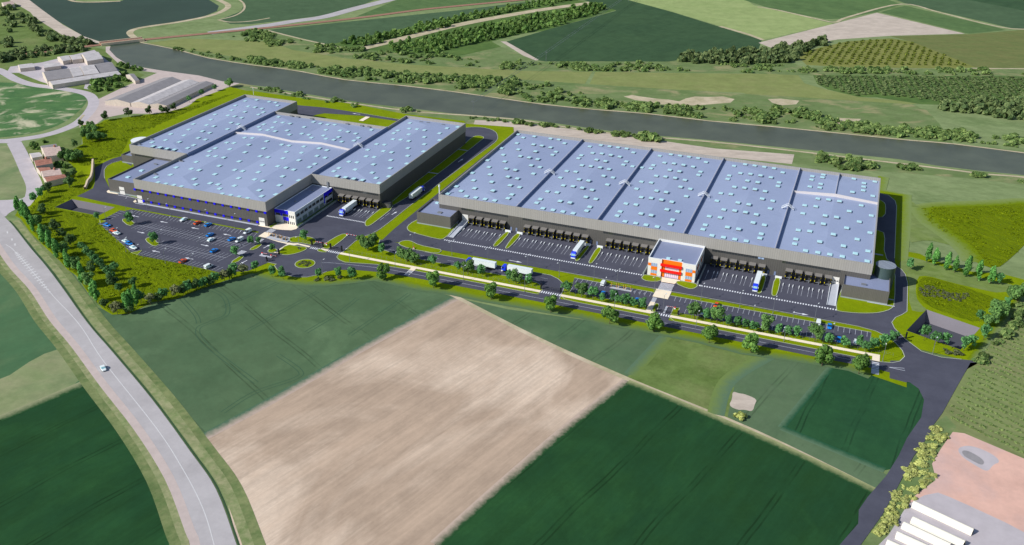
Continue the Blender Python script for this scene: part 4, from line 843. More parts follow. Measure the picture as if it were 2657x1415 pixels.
for i in range(6): place_dock(B,164.0+i*5.0,0)
for i in range(5): place_dock(B,203.0+i*4.95,0)
for x in (46,49.3,94.2,98,192.4,196): m = MB(); m.box(x-.5,x+.5,-.12,.02,.5,2.7); m.build('door','firewall',B)
sect_door(B,224.1,228.2,-.02,5.4,.5); m = MB(); m.box(14.9,18.7,-.14,.02,.9,5.7); m.build('sectional_door','white',B)
aL = box_annex('annex', -9, 12.6, -11.9, 9.6, 8.0, 'dark low annex with a pale roof at the left end of the right warehouse')
X,Y = at('h',1500,525,7.3); m = MB(); m.box(X-1.3,X+1.3,Y-1,Y+1,7,7.6); m.build('roof_hatch','metal',aL); X,Y = at('h',1465,395,7.3); m = MB(); m.box(X-1,X+1,Y-.8,Y+.8,7,7.6); m.build('skylight','skylight',aL)
aR = box_annex('annex', 230.2, 252.3, -12.2, 6, 7.9, 'low grey annex with a pale roof at the right end of the right warehouse')
X,Y = at('m',2015,612,7.3); vents(aR,[(X,Y,7.2)])
def ramp(x0,x1,y0,y1,h,label):
    e = empty('loading_ramp',(0,0,0),0,label,'ramp')
    m = MB(); m.face([(x0,y0,.5),(x1,y0,.5),(x1,y1,h),(x0,y1,h)]); m.face([(x0,y0,.5),(x0,y1,h),(x0,y1,.3),(x0,y0,.3)]); m.face([(x1,y0,.3),(x1,y1,.3),(x1,y1,h),(x1,y0,.5)]); m.build('ramp_deck','path_grey',e)
    for xx in (x0,x1):
        m = MB(); b = len(m.v); m.v += [(xx-.12,y0,.3),(xx+.12,y0,.3),(xx+.12,y1,.3),(xx-.12,y1,.3),(xx-.12,y0,.85),(xx+.12,y0,.85),(xx+.12,y1,h+.8),(xx-.12,y1,h+.8)]
        for f in ((3,2,1,0),(4,5,6,7),(0,1,5,4),(1,2,6,5),(2,3,7,6),(3,0,4,7)): m.f.append(tuple(b+i for i in f)); m.mi.append(0)
        m.build('parapet','trim',e)
ramp(15.6,18.9,-22,-.3,1.6,'pale sloping ramp beside the dark left annex of the right warehouse')
ramp(224.3,228.4,-22.8,-.3,1.6,'white sloping ramp below the white door near the right end of the right warehouse')
# orange office
ob = empty('office_building',(0,0,0),0,'two-storey white and orange office block with red canopies over its entrance','office')
x0,x1,y0,h = 133,158.1,-24.8,10.6
rc0,rc1 = 140.2,150.9
m = MB(); m.prism([(x0,y0),(rc0,y0),(rc0,y0+.8),(rc1,y0+.8),(rc1,y0),(x1,y0),(x1,-.2),(x0,-.2)],.3,h-1,top=False,bot=False)
ring(m,[(x0,y0),(rc0,y0),(rc0,y0+.8),(rc1,y0+.8),(rc1,y0),(x1,y0),(x1,-.2),(x0,-.2)],h-1,h,.35); m.build('wall','white',ob)
m = MB(); m.poly([(x0+.2,y0+.2),(x1-.2,y0+.2),(x1-.2,-.3),(x0+.2,-.3)],h-1.05) if False else m.poly([(x0+.2,y0+.2),(rc0-.1,y0+.2),(rc0-.1,y0+1.0),(rc1+.1,y0+1.0),(rc1+.1,y0+.2),(x1-.2,y0+.2),(x1-.2,-.3),(x0+.2,-.3)],h-1.05); rf = m.build('roof','roof_low',ob)
m = MB(); ring(m,[(x0-.08,y0-.08),(rc0+.08,y0-.08),(rc0+.08,y0+.7),(rc1-.08,y0+.7),(rc1-.08,y0-.08),(x1+.08,y0-.08),(x1+.08,-.2),(x0-.08,-.2)],h,h+.15,.5); m.build('coping','trim',rf)
for k,x,y in (('l',1465,362),('l',1620,388)): X,Y = at(k,x,y,9.8); m = MB(); m.box(X-1,X+1,Y-.7,Y+.7,9.5,10.1); m.build('skylight','skylight',ob)
yr = y0+.8
m = MB(); m.box(rc0,rc1,yr-.1,yr-.01,7.9,h-.05); m.box(rc0,142.0,yr-.1,yr-.01,.4,7.9); m.box(149.4,rc1,yr-.1,yr-.01,.4,7.9); m.box(rc0,rc0+.08,y0+.05,yr-.1,.4,h-.05); m.build('orange_panel','orange',ob)
for a,b,z0,z1 in ((142,149.4,.4,3.9),(142,149.4,5.5,7.9)):
    m = MB(); m.box(a,b,yr-.16,yr-.1,z0,z1); [m.box(a+k*1.05-.05,a+k*1.05+.05,yr-.22,yr-.16,z0,z1,1) for k in range(8)]; m.box(a,b,yr-.23,yr-.17,z0+(z1-z0)*.72,z0+(z1-z0)*.76,1); m.build('entrance_glazing',['glass_pink','dock_door' if z0 < 1 else 'red'],ob)
for z0,z1 in ((3.9,5.3),(7.2,8.6)): m = MB(); m.box(rc0-.5,rc1+.1,y0-.75,y0-.2,z0,z1); m.build('canopy','red',ob)
def win(x_0,x_1,z0,z1,n=3):
    m = MB(); m.box(x_0,x_1,y0-.07,y0-.01,z0,z1); [m.box(x_0+(x_1-x_0)*k/n-.06,x_0+(x_1-x_0)*k/n+.06,y0-.12,y0-.07,z0,z1,1) for k in range(1,n)]; m.build('window',['glass_blue','trim'],ob)
def opan(x_0,x_1,z0,z1): m = MB(); m.box(x_0,x_1,y0-.08,y0-.01,z0,z1); m.build('orange_panel','orange',ob)
win(134.8,137.9,6.0,7.9); opan(134.7,138,3.85,5.95); win(134.8,138,2.0,3.8); opan(134.7,138,.7,1.9); opan(133.05,134.7,6.1,7.7)
win(153.0,156.4,6.0,7.9); opan(153.0,156.6,3.75,5.95); win(153.1,156.6,1.9,3.7); opan(153.1,156.6,.6,1.8); opan(156.5,158.05,6.0,7.6)
for y in (-21,-16,-11,-6):
    for z in (2,6): m = MB(); m.box(x1,x1+.07,y,y+2,z,z+1.7); m.build('window','glass_dark',ob)
for y in (-18.6,-8.6): m = MB(); m.box(x1,x1+.08,y,y+1.6,5,8); m.build('orange_panel','orange',ob)
for x,ya,yb,lb in ((131.2,-25.6,-14,'low pale dock-side wall left of the orange office'),(160.0,-25.2,-3.5,'long low pale wall right of the orange office')):
    m = MB(); m.box(x-.2,x+.2,ya,yb,.4,1.9); m.box(x-.35,x+.35,ya-.5,ya,.4,2.1); o = m.build('dock_side_wall','concrete'); tag(o,lb,'wall')
for i,(k,x,y) in enumerate((('k',1115,120),('k',1275,145),('k',2185,300),('k',2350,325),('m',672,505),('m',870,535))):
    X,Y = at(k,x,y,.8); m = MB(); sg = 1 if i % 2 else -1
    m.prism([(X-1.7,-3.3),(X+1.7,-3.3),(X+1.7,-2.9),(X-1.7,-2.9)],.5,2.0 if False else 1.9); o = m.build('ramp_side_wall','trim')
    tag(o,'short white retaining wall at the '+('left' if i%2==0 else 'right')+' side of the '+['first','second','third'][i//2]+' sloping dock passage from the left','wall','white wedge walls at the dock passages')
# tank
tk_ = empty('water_tank',(249.2,7.6,0),0,'tall round steel sprinkler tank beside the right warehouse','tank')
m = MB(); m.cyl(0,0,.4,13.2,4.9,4.9,36,0,False); m.build('tank_wall','tank_side',tk_,True); m = MB(); m.cyl(0,0,13.2,13.3,5.0,5.0,36); m.build('tank_roof','tank',tk_)
tk2 = empty('water_tank',(-234.2,15.5,0),0,'white-topped round tank half hidden behind the left warehouse','tank')
m = MB(); m.cyl(0,0,.4,13.6,6.0,6.0,36,0,False); m.build('tank_wall','concrete',tk2); m = MB(); m.cyl(0,0,13.6,13.7,6.1,6.1,36); m.build('tank_roof','trim',tk2)
# chimney mast on the corner
m = MB(); m.cyl(0,0,0,7,.35,.25,10); m.cyl(0,0,7,8.2,.5,.5,10); o = m.build('flue_mast','trim'); X,Y = at('h',1498,262,12); o.location = (-1.2,3.2,12.3); tag(o,'white flue pipe standing at the near left corner of the right warehouse roof','flue')
m = MB(); m.cyl(0,0,0,5,.18,.12,8); m.cyl(0,0,5,5.5,.3,.3,8); o = m.build('flue_mast','trim'); o.location = (*at('a',2422,905,ZT-1.5),ZT-1.5); tag(o,'thin white flue pipe at the far back corner of the left warehouse','flue')
# cream curved wall
cw = catmull([(-256.8,-7),(-252,-12.5),(-247,-18),(-241,-25),(-236.5,-31),(-234.2,-36),(-230.5,-41),(-228,-45)],4)
m = MB()
for i in range(len(cw)-1):
    a,b = cw[i],cw[i+1]; d = (Vector(b)-Vector(a)).normalized(); nn = Vector((-d.y,d.x))*.55; z0,z1 = .3, 4.2-2.2*i/len(cw)
    A_,B_,C2,D_ = Vector(a)-nn,Vector(b)-nn,Vector(b)+nn,Vector(a)+nn
    m.face([(*A_,z1),(*B_,z1),(*C2,z1),(*D_,z1)]); m.face([(*A_,z0),(*B_,z0),(*B_,z1),(*A_,z1)]); m.face([(*C2,z0),(*D_,z0),(*D_,z1),(*C2,z1)])
tag(m.build('retaining_wall','stone_wall'),'curved cream retaining wall beside the service road at the far left','wall')
# wheel guides + dock bay lines
m = MB(); m.prism(chaikin([(-.2,-1.3),(.2,-1.3),(.2,1.3),(-.2,1.3)],1),0,.45); WG = m.build('wheel_guide','trim')
def guides(xs, y0, y1, lab, grp, ylo, yhi):
    for i,x in enumerate(xs):
        c = WG.copy(); COL.objects.link(c); c.location = (x,(y0+y1)/2,.56); tag(c,nth(i)+' white wheel guide from the left '+lab,'wheel guide',grp)
        line((x,ylo),(x,yhi),.13)
def gx(x0,n,st):
    out = []
    for i in range(n): out += [x0+i*st-1.55, x0+i*st+1.55]
    return out
GR = 'wheel guides in front of the dock doors'
guides(gx(21.6,5,4.9),-10.6,-8.4,'in the first dock row of the right warehouse',GR,-18.5,-10.6)
guides(gx(56.4,8,4.97)[:-1],-10.6,-8.4,'in the eight-door dock row of the right warehouse',GR,-18.8,-10.6)
guides(gx(105.4,5,4.95),-10.6,-8.4,'in the dock row left of the orange office',GR,-18.5,-10.6)
guides(gx(164.0,5,5.0),-10.6,-8.4,'in the dock row right of the orange office',GR,-18.5,-10.6)
guides(gx(203.0,5,4.95),-10.6,-8.4,'in the dock row at the right end of the warehouse',GR,-18.5,-10.6)
guides(gx(-66.2,6,4.85)[3:],-9.6,-7.4,'in the dock row of the left warehouse',GR,-17,-9.6)
for o in [DOCK]+list(DOCK.children_recursive)+[WG]: bpy.data.objects.remove(o)
struct('road_marking', WM, 'paint'); struct('road_marking', TM, 'paint_thin')
# ---------------- far and village buildings (survey outlines at eave height)
def gable(name, quad_px, h, roofm, wallm, label, cat, group=None, rise=.22, ridge=0, chim=False):
    """quad_px: four eave corners, ridge runs parallel to side 0-1"""
    q_ = [at(k,x,y,h) for k,x,y in quad_px]
    if ridge: q_ = q_[1:]+q_[:1]
    area = sum(q_[i-1][0]*q_[i][1]-q_[i][0]*q_[i-1][1] for i in range(4))
    if area < 0: q_ = [q_[1],q_[0],q_[3],q_[2]]
    e = empty(name,(0,0,0),0,label,cat,group)
    a = tuple((q_[0][i]+q_[3][i])/2 for i in (0,1)); b = tuple((q_[1][i]+q_[2][i])/2 for i in (0,1))
    zr = h+rise*math.dist(q_[0],q_[3])/2
    m = MB(); m.prism(q_,0,h,top=False,bot=False); m.face([(*q_[3],h),(*q_[0],h),(*a,zr)]); m.face([(*q_[1],h),(*q_[2],h),(*b,zr)]); m.build('wall',wallm,e)
    m = MB(); m.face([(*q_[0],h),(*q_[1],h),(*b,zr),(*a,zr)]); m.face([(*q_[2],h),(*q_[3],h),(*a,zr),(*b,zr)]); r_ = m.build('roof',roofm,e)
    if chim: m = MB(); c = (a[0]*.7+b[0]*.3,a[1]*.7+b[1]*.3); m.box(c[0]-.5,c[0]+.5,c[1]-.5,c[1]+.5,h,zr+1.2); m.build('chimney','tile',r_)
    return e
def K(k,*p): return [(k,x,y) for x,y in p]
gable('farm_shed',K('a',(1000,965),(1560,745),(1735,770),(1240,985)),3.5,'shed_grey','house_wall','left-hand grey roof of the long three-roofed shed by the canal','shed','long low sheds by the canal')
gable('farm_shed',K('a',(1245,985),(1740,770),(1900,785),(1420,1000)),3.4,'shed_roof','house_wall','middle whitish roof of the long three-roofed shed by the canal','shed','long low sheds by the canal')
gable('farm_shed',K('a',(1425,1000),(1905,785),(2040,795),(1590,1010)),3.3,'shed_grey','house_wall','right-hand grey roof of the long three-roofed shed by the canal','shed','long low sheds by the canal')
gable('farm_shed',K('a',(400,690),(640,655),(700,735),(450,770)),5,'shed_grey','house_wall','wide grey-roofed farm hall nearest the left edge of the farm','shed')
gable('farm_shed',K('a',(640,655),(740,640),(800,715),(700,735)),5.2,'shed_roof','house_wall','narrow speckled-roofed farm hall between two wider halls','shed')
gable('farm_shed',K('a',(745,640),(860,620),(950,700),(805,715)),5.4,'shed_roof','house_wall','pale farm hall in the middle of the farm','shed')
gable('farm_shed',K('a',(865,620),(1030,595),(1120,670),(955,700)),5,'shed_grey','house_wall','grey textured farm hall at the right end of the farm','shed')
gable('farm_shed',K('a',(460,780),(1100,678),(1155,710),(500,812)),4,'shed_roof','house_wall','very long narrow white lean-to along the front of the farm','shed')
gable('farm_shed',K('a',(545,545),(640,530),(680,570),(600,585)),4,'shed_roof','house_wall','small white-roofed farm building at the back left of the farm','shed')
gable('farm_shed',K('a',(650,530),(750,520),(790,560),(690,572)),4.2,'shed_roof','house_wall','white-roofed farm building second from the left in the back row','shed')
gable('farm_shed',K('a',(765,525),(905,498),(985,560),(830,585)),4.6,'shed_roof','house_wall','large white saw-edged farm roof at the back right of the farm','shed')
gable('farm_shed',K('a',(170,620),(300,605),(330,640),(190,655)),3.5,'shed_roof','house_wall','low whitish outbuilding on the far left of the farm','shed')
gable('farm_shed',K('a',(415,600),(560,600),(580,628),(420,650)),3.5,'shed_roof','house_wall','pale outbuilding behind the wide grey farm hall','shed')
gable('farm_shed',K('a',(1200,715),(1240,705),(1330,765),(1290,775)),3,'shed_grey','house_wall','narrow grey shed alone between the farm and the long sheds','shed')
gable('house',K('e',(545,175),(790,150),(835,265),(610,290)),5,'tile_pale','house_wall','large pale-roofed house at the top of the village row','house',None,.3,0,True)
gable('house',K('e',(540,150),(745,120),(765,145),(560,180)),3.2,'shed_grey','house_wall','long grey lean-to behind the large pale-roofed house','shed')
gable('house',K('e',(390,250),(520,235),(570,285),(430,310)),3.5,'shed_roof','house_wall','low white-roofed house beside the village street','house')
gable('house',K('e',(455,350),(680,310),(705,380),(480,420)),4.5,'tile','house_wall','reddish-brown roofed house in the middle of the village row','house',None,.35,0,True)
gable('house',K('e',(480,440),(650,435),(690,480),(540,500)),3.6,'tile','house_wall','small red-roofed outbuilding below the reddish-brown house','house',None,.3)
gable('house',K('e',(545,490),(790,450),(830,530),(580,560)),4.5,'tile_pale','house_wall','pinkish roofed house near the bottom of the village row','house',None,.3,0,True)
gable('house',K('e',(580,570),(840,530),(890,565),(625,630)),4.2,'tile','house_wall','red-brown roofed house at the bottom end of the village row','house',None,.3)
gable('house',K('a',(10,30),(110,15),(140,40),(40,55)),4,'tile_pale','house_wall','tiny pale-roofed house in the far top left corner','house')
for i,(p_,lb) in enumerate((((( 1100,1030),(1560,1245),(1540,1278),(1080,1062)),'long white growing tunnel standing apart above the others in the bottom right corner'),
    (((1100,1150),(1500,1335),(1470,1372),(1070,1182)),'topmost of the closely packed white growing tunnels'),
    (((1030,1190),(1390,1355),(1360,1395),(1000,1222)),'second of the closely packed white growing tunnels from the top'),
    (((970,1258),(1250,1385),(1220,1425),(955,1300)),'third of the closely packed white growing tunnels from the top'),
    (((900,1322),(1080,1400),(1040,1440),(880,1362)),'lowest white growing tunnel in the bottom right corner'))):
    e = empty('growing_tunnel',(0,0,0),0,lb,'greenhouse','white growing tunnels'); q_ = [at('u',x,y,1.8) for x,y in p_]
    m = MB(); n = 8; prev = None
    for t in range(n+1):
        th = math.pi*t/n; f = (1-math.cos(th))/2; z = .2+2.4*math.sin(th)
        a = [q_[0][c]*(1-f)+q_[3][c]*f for c in (0,1)]; b = [q_[1][c]*(1-f)+q_[2][c]*f for c in (0,1)]
        if prev: m.face([(*prev[0],prev[2]),(*prev[1],prev[2]),(*b,z),(*a,z)])
        prev = (a,b,z)
    m.build('cover','poly',e)
    m = MB(); m.prism(q_,0,.35); m.build('base','dock_door',e)
# railway bridge
rb = empty('railway_bridge',(0,0,0),0,'pale railway bridge over the canal','bridge')
p0,p1 = at('a',960,435),at('a',1370,388); d = (Vector(p1)-Vector(p0)); ang = math.atan2(d.y,d.x); c = (Vector(p0)+Vector(p1))/2; L_ = d.length
m = MB(); m.obox(c.x,c.y,L_,9,.5,1.9,ang); m.build('deck','rail_bed',rb)
nn = Vector((-d.y,d.x)).normalized()
for sg in (-1,1): m = MB(); cc = c+nn*sg*4.8; m.obox(cc.x,cc.y,L_,.8,.4,2.9,ang); m.build('parapet','stone_wall',rb)
for t in (-.25,.25): m = MB(); cc = c+d*t; m.obox(cc.x,cc.y,2,9,0,.5,ang); m.build('pier','concrete',rb)
# footpaths on the right side and power line masts
# ================================================================== VEHICLES
def loft(mb, secs, mi=0, caps=True):
    """secs: list of rings of equal length"""
    n = len(secs[0]); base = len(mb.v)
    for s_ in secs: mb.v += s_
    for a in range(len(secs)-1):
        for i in range(n): j = (i+1) % n; mb.f.append((base+a*n+i,base+a*n+j,base+(a+1)*n+j,base+(a+1)*n+i)); mb.mi.append(mi)
    if caps: mb.f.append(tuple(range(base+n-1,base-1,-1))); mb.mi.append(mi); e_ = base+(len(secs)-1)*n; mb.f.append(tuple(range(e_,e_+n))); mb.mi.append(mi)
def car_proto(col, van=False, glass='glass_car'):
    e = empty('parked_car',(0,0,0)); L = 4.5 if not van else 4.7; W2 = .92
    m = MB()
    def sec(x,w,z0,z1): return [(x,-w,z0),(x,w,z0),(x,w*1.0,z0+(z1-z0)*.7),(x,w*.86,z1),(x,-w*.86,z1),(x,-w,z0+(z1-z0)*.7)]
    hood = 1.0 if van else .92
    loft(m,[sec(-L/2,W2*.8,.4,.8),sec(-L/2+.25,W2,.3,hood),sec(-.6,W2,.28,.98),sec(.9,W2,.28,.96),sec(L/2-.35,W2*.95,.3,.82),sec(L/2,W2*.75,.4,.66)])
    body = m.build('body',col,e)
    x0,x1,x2,x3 = (-L/2+.1,-L/2+.25,.75,1.5) if van else (-1.75,-1.05,.35,1.15)
    h = 1.95 if van else 1.45
    m = MB(); w0,w1 = .86,.7
    b = len(m.v); m.v += [(x0,-w0,.95),(x3,-w0,.93),(x3,w0,.93),(x0,w0,.95),(x1,-w1,h-.06),(x2,-w1,h-.06),(x2,w1,h-.06),(x1,w1,h-.06)]
    for f in ((0,1,5,4),(1,2,6,5),(2,3,7,6),(3,0,4,7)): m.f.append(tuple(b+i for i in f)); m.mi.append(0)
    m.build('window', glass, e)
    m = MB(); m.box(x1-.03,x2+.03,-w1-.02,w1+.02,h-.07,h); m.build('roof',col,e)
    if van: m = MB(); m.box(x1-.1,.1,-.88,.88,.95,h-.04); m.build('cargo_body',col,e)
    for sx in (-1.4,1.4):
        for sy in (-1,1):
            m = MB(); m.tube((sx,sy*.94,.33),(sx,sy*.72,.33),.33,.33,12); w_ = m.build('wheel','rubber',e); m = MB(); m.tube((sx,sy*.96,.33),(sx,sy*.94,.33),.18,.18,8); m.build('rim','metal',w_)
    for sy in (-1,1): m = MB(); m.box(L/2-.2,L/2-.04,sy*.6-.15,sy*.6+.15,.55,.7); m.build('headlight','trim',e)
    return e
CARP = {'blue':car_proto('car_blue'),'orange':car_proto('car_orange'),'white':car_proto('car_white',False,'glass_carw'),'van':car_proto('car_white',True)}
used = set()
def put_car(kind, k, x, y, ang, label, z=.57, loc=None):
    X,Y = loc or at(k,x,y,.7)
    o = CARP[kind] if kind not in used else copy_tree(CARP[kind])
    used.add(kind); o.location = (X,Y,z); o.rotation_euler = (0,0,math.radians(ang)); o.scale = (1.12,1.12,1.12)
    tag(o,label,'van' if kind == 'van' else 'car','vans parked on the site' if kind == 'van' else 'cars parked on the site')
    o.name = 'parked_van' if kind == 'van' else 'parked_car'
for a in (('blue','i',400,340,-10,'blue car parked at the left edge of the big car park, furthest left of all'),
 ('orange','i',487,412,-10,'orange-red car parked nose-in at the left edge of the big car park beside a white one'),
 ('white','i',528,448,170,'white car parked next to the orange-red car at the left edge of the big car park'),
 ('white','i',652,558,-12,'white car half hidden behind a blue car at the lower left edge of the big car park'),
 ('blue','i',693,585,-12,'blue car in front of a white one at the lower left edge of the big car park'),
 ('white','i',752,642,-12,'white car parked last in the left edge row, by the lower left corner of the big car park'),
 ('white','i',1428,268,260,'white car alone in the top row of the big car park, left of the orange car'),
 ('orange','i',1612,310,80,'orange car in the top row of the big car park between a white and a blue car'),
 ('blue','i',1755,336,80,'blue car in the top row of the big car park, right of the orange car'),
 ('blue','i',1780,470,80,'blue car in the middle rows of the big car park, directly above a white car'),
 ('white','i',1795,535,80,'white car in the middle rows of the big car park, directly below a blue car'),
 ('blue','i',2070,528,80,'blue car beside a white van near the right side of the big car park'),
 ('van','i',2172,545,260,'white van beside a blue car near the right side of the big car park'),
 ('van','i',2280,432,260,'white van at the right end of the top row of the big car park'),
 ('blue','i',1835,682,80,'blue car alone in the lower middle rows of the big car park'),
 ('orange','i',1418,822,80,'orange car alone in the bottom row of the big car park'),
 ('van','i',1760,897,80,'white van in the bottom row of the big car park'),
 ('van','l',597,708,88,'white van in the small lot beside the bicycle shelters'),
 ('blue','l',590,843,90,'blue car behind roadside trees below the bicycle shelters of the small lot'),
 ('blue','l',1042,933,90,'blue car behind trees left of the footpath to the orange office'),
 ('orange','l',2105,998,265,'orange car in the top row of the right lot, above a tree'),
 ('white','l',1925,1098,90,'pale car hidden behind a young tree in the right lot'),
 ('blue','l',2270,1182,90,'blue car behind a small tree in the bottom row of the right lot'),
 ('orange','m',705,1175,90,'orange car almost hidden by a large tree in the right lot'),
 ('van','m',1408,1128,92,'white van in the top row of the right lot, left of a bright blue car'),
 ('blue','m',1558,1180,272,'bright blue car in the top row of the right lot beside a white van'),
 ('blue','w',967,733,272,'blue car in the bottom row at the right end of the right lot'),
 ('white','w',1218,765,92,'white car behind a small tree at the far right end of the right lot')): put_car(*a)
c = copy_tree(CARP['white']); c.location = (*at('s',600,358),.38); c.rotation_euler = (0,0,math.radians(-35)); c.name = 'car'; tag(c,'small white car driving on the old road at the lower left','car'); c.scale = (1.05,1.05,1.05)
def truck_proto():
    e = empty('lorry',(0,0,0)); # cab faces -y, origin under the middle
    m = MB(); m.box(-1.27,1.27,-4.6,9.0,1.25,4.1); tr = m.build('trailer','trailer',e)
    m = MB()
    for sx in (-1,1): m.box(sx*1.28-.01,sx*1.28+.01,-4.6,9.0,1.25,1.42); m.box(sx*1.28-.01,sx*1.28+.01,-4.6,9,4.0,4.1)
    m.box(-.04,.04,9.0,9.04,1.3,4.0); m.build('trailer_trim','grey_panel',tr)
    m = MB(); m.box(-.5,.5,-7.0,9,.85,1.2); m.build('chassis','chassis',e)
    m = MB(); pf = [(-5.6,1.0),(-7.85,1.0),(-7.95,2.0),(-7.6,3.3),(-7.2,3.75),(-5.6,3.85)]
    loft(m,[[(x,y,z) for y,z in pf] for x in (-1.22,1.22)]); cab = m.build('cab','truck_blue',e)
    m = MB(); m.face([(-1.05,-7.98,2.15),(1.05,-7.98,2.15),(1.0,-7.68,3.2),(-1.0,-7.68,3.2)]); m.build('windscreen','glass_carw',cab)
    for sx in (-1,1): m = MB(); m.box(sx*1.23-.02,sx*1.23+.02,-7.4,-6.5,2.2,3.1); m.build('side_window','glass_car',cab); m = MB(); m.box(sx*1.5-.12,sx*1.5+.12,-7.75,-7.6,2.2,3.0); m.build('mirror','trim',cab)
    m = MB(); m.box(-1.24,1.24,-8.05,-7.0,.35,1.05); m.build('bumper','trim',e); m = MB(); m.box(-.9,.9,-8.02,-7.9,1.15,1.8); m.build('grille','truck_blue',cab)
    for sx in (-1,1): m = MB(); m.box(sx*.9-.22,sx*.9+.22,-8.08,-8.0,.6,.85); m.build('headlight','glass_carw',e)
    for y in (-6.9,-3.4,5.0,6.3,7.6):
        for sx in (-1,1): m = MB(); m.tube((sx*1.24,y,.5),(sx*.85,y,.5),.5,.5,14); m.build('wheel','rubber',e)
    m = MB(); m.box(-1.2,1.2,-3.0,3.8,.5,.85); m.build('side_tank','grey_panel',e)
    return e
TR = truck_proto()
trs = [((-55.6,-12.2),0,'blue lorry with a white trailer backed up to a dock of the left warehouse'),((-28.3,27.0),180,'blue lorry with a white trailer driving away between the two warehouses'),
 ((47.6,-49.9),-90,'left-hand of two blue lorries with white trailers waiting in the lane behind the trees'),((68.2,-49.9),-90,'right-hand of two blue lorries with white trailers waiting in the lane'),
 ((91.0,-14.7),0,'blue lorry with a white trailer backed up at the right end of the eight-door dock row'),((188.8,-15.4),0,'blue lorry with a white trailer backed up to the docks right of the orange office')]
for i,((X,Y),an_,lb) in enumerate(trs):
    o = TR if i == 0 else copy_tree(TR); o.location = (X,Y,.57); o.rotation_euler = (0,0,math.radians(an_)); tag(o,lb,'lorry','lorries with white trailers')
# ================================================================== STREET FURNITURE
def lamp_proto(name, h, heads, mt):
    e = empty(name,(0,0,0)); m = MB(); m.cyl(0,0,0,h,.11,.07,8); m.cyl(0,0,0,.5,.2,.2,8); m.build('pole',mt,e)
    for sg in heads:
        m = MB(); m.tube((0,0,h-.1),(sg[0]*1.3,sg[1]*1.3,h+.25),.05); m.build('arm',mt,e)
        m = MB(); m.obox(sg[0]*1.6,sg[1]*1.6,.9,.35,h+.2,h+.36,math.atan2(sg[1],sg[0])); m.build('lamp_head','trim',e)
    return e
L1 = lamp_proto('street_lamp',8,[(0.3,.95)],'metal'); L2 = lamp_proto('street_lamp',8.5,[(.35,1),(-.35,-1)],'metal')
lamps = [('double-headed street lamp from the left on the grass strip along the dock road','lamps along the dock road',L2,
  [('k',375,430),('k',857,525),('k',1385,625),('k',1808,715),('k',2272,755),('l',775,725),('l',1275,805),('l',1900,920),('l',2415,1020),('m',800,995),('m',1357,1090),('h',1145,1000)]),
 ('single street lamp from the left on the verge of the access road','lamps along the access road',L1,
  [('j',1585,820),('j',2193,895),('k',530,765),('k',1345,920),('l',738,1055),('l',1833,1285),('m',945,1370),('w',1590,1030),('o',1010,1000),('j',1225,990),('j',915,660)]),
 ('slim lamp post from the left in the big car park','lamps of the big car park',L1,
  [('i',660,150),('i',945,162),('i',1255,207),('i',1712,310),('i',2110,367),('i',390,278),('i',800,320),('i',1248,410),('i',1708,480),('i',1125,585),('i',1640,697),('i',885,762),('i',1182,842),('i',1545,912),('i',2190,605),('i',535,560),('i',655,692)]),
 ('slim lamp post from the left between the rows of the right lots','lamps of the right lots',L1,[('l',612,830),('l',1395,1050),('m',525,1110),('m',1045,1200),('w',880,690)])]
for lb,grp,pr,pts in lamps:
    pts = sorted(pts,key=lambda t: U(t[0],t[1]))
    for i,(k,x,y) in enumerate(pts):
        o = copy_tree(pr); o.location = (*at(k,x,y,.5),.5); tag(o,nth(i)+' '+lb,'street lamp',grp)
        if 'double' not in lb: o.rotation_euler = (0,0,rnd.choice([0,math.pi,.3]))
for pr in (L1,L2):
    for o in list(pr.children_recursive)+[pr]: bpy.data.objects.remove(o)
def barrier(k,x,y,ang,label,L=7):
    e = empty('boom_barrier',(*at(k,x,y,.5),.55),math.radians(ang),label,'barrier'); m = MB(); m.box(-.35,.35,-.3,.3,0,.8); m.build('housing','trim',e); m = MB(); m.box(-.36,.36,-.31,.31,.8,1.15); m.build('cap','redpaint',e)
    m = MB(); [m.box(.35+i*L/8,.35+(i+1)*L/8,-.08,.08,.88,1.02,i%2) for i in range(8)]; m.build('boom',['trim','redpaint'],e)
barrier('h',262,832,0,'red and white boom barrier lowered at the tip of the entry island of the left yard',7.5)
barrier('j',1275,600,180,'red and white boom barrier beside the sliding gates of the left yard entrance',7)
barrier('h',1153,1010,-75,'red-capped boom barrier at the west end of the lorry lane',.9*6)
barrier('l',1550,1045,180,'red and white boom barrier at the car entrance of the right lot',3.4)
barrier('j',415,725,0,'red-capped boom barrier at the left end of the pale island in the car park entrance',3); barrier('j',535,755,0,'red-capped boom barrier at the right end of the pale island in the car park entrance',3)
def gate(p,q_,h,label):
    e = empty('sliding_gate',(0,0,0),0,label,'gate')
    for c in (p,q_): m = MB(); m.box(c[0]-.35,c[0]+.35,c[1]-.35,c[1]+.35,.5,h+1.2); m.build('gate_post','black_metal',e)
    m = MB(); P_ = Vector(p); Q_ = Vector(q_); n = max(4,int((Q_-P_).length/.35))
    for z in (.7,h): m.tube((*P_,z),(*Q_,z),.08)
    for i in range(n+1): c = P_.lerp(Q_,i/n); m.tube((*c,.7),(*c,h),.035,.035,4)
    m.build('gate_leaf','black_metal',e)
gate((-50.2,-60.9),(-43,-60.9),2.4,'black sliding gate left of the entry island of the left yard'); gate((-38.2,-60.8),(-30.9,-61.1),2.4,'black sliding gate right of the entry island of the left yard')
gate((-60.7,-77.6),(-61.5,-87.8),2.2,'black sliding gate across the big car park entrance beside the roundabout')
gate(at('k',1565,885),at('k',1828,935),2.4,'black sliding gate at the road exit of the lorry lane'); gate(at('l',1297,1080),at('l',1592,1130),1.6,'black gate across the car entrance of the right lot'); gate(at('o',655,862),at('o',742,850),2.6,'black gate at the far right road behind the small trees')
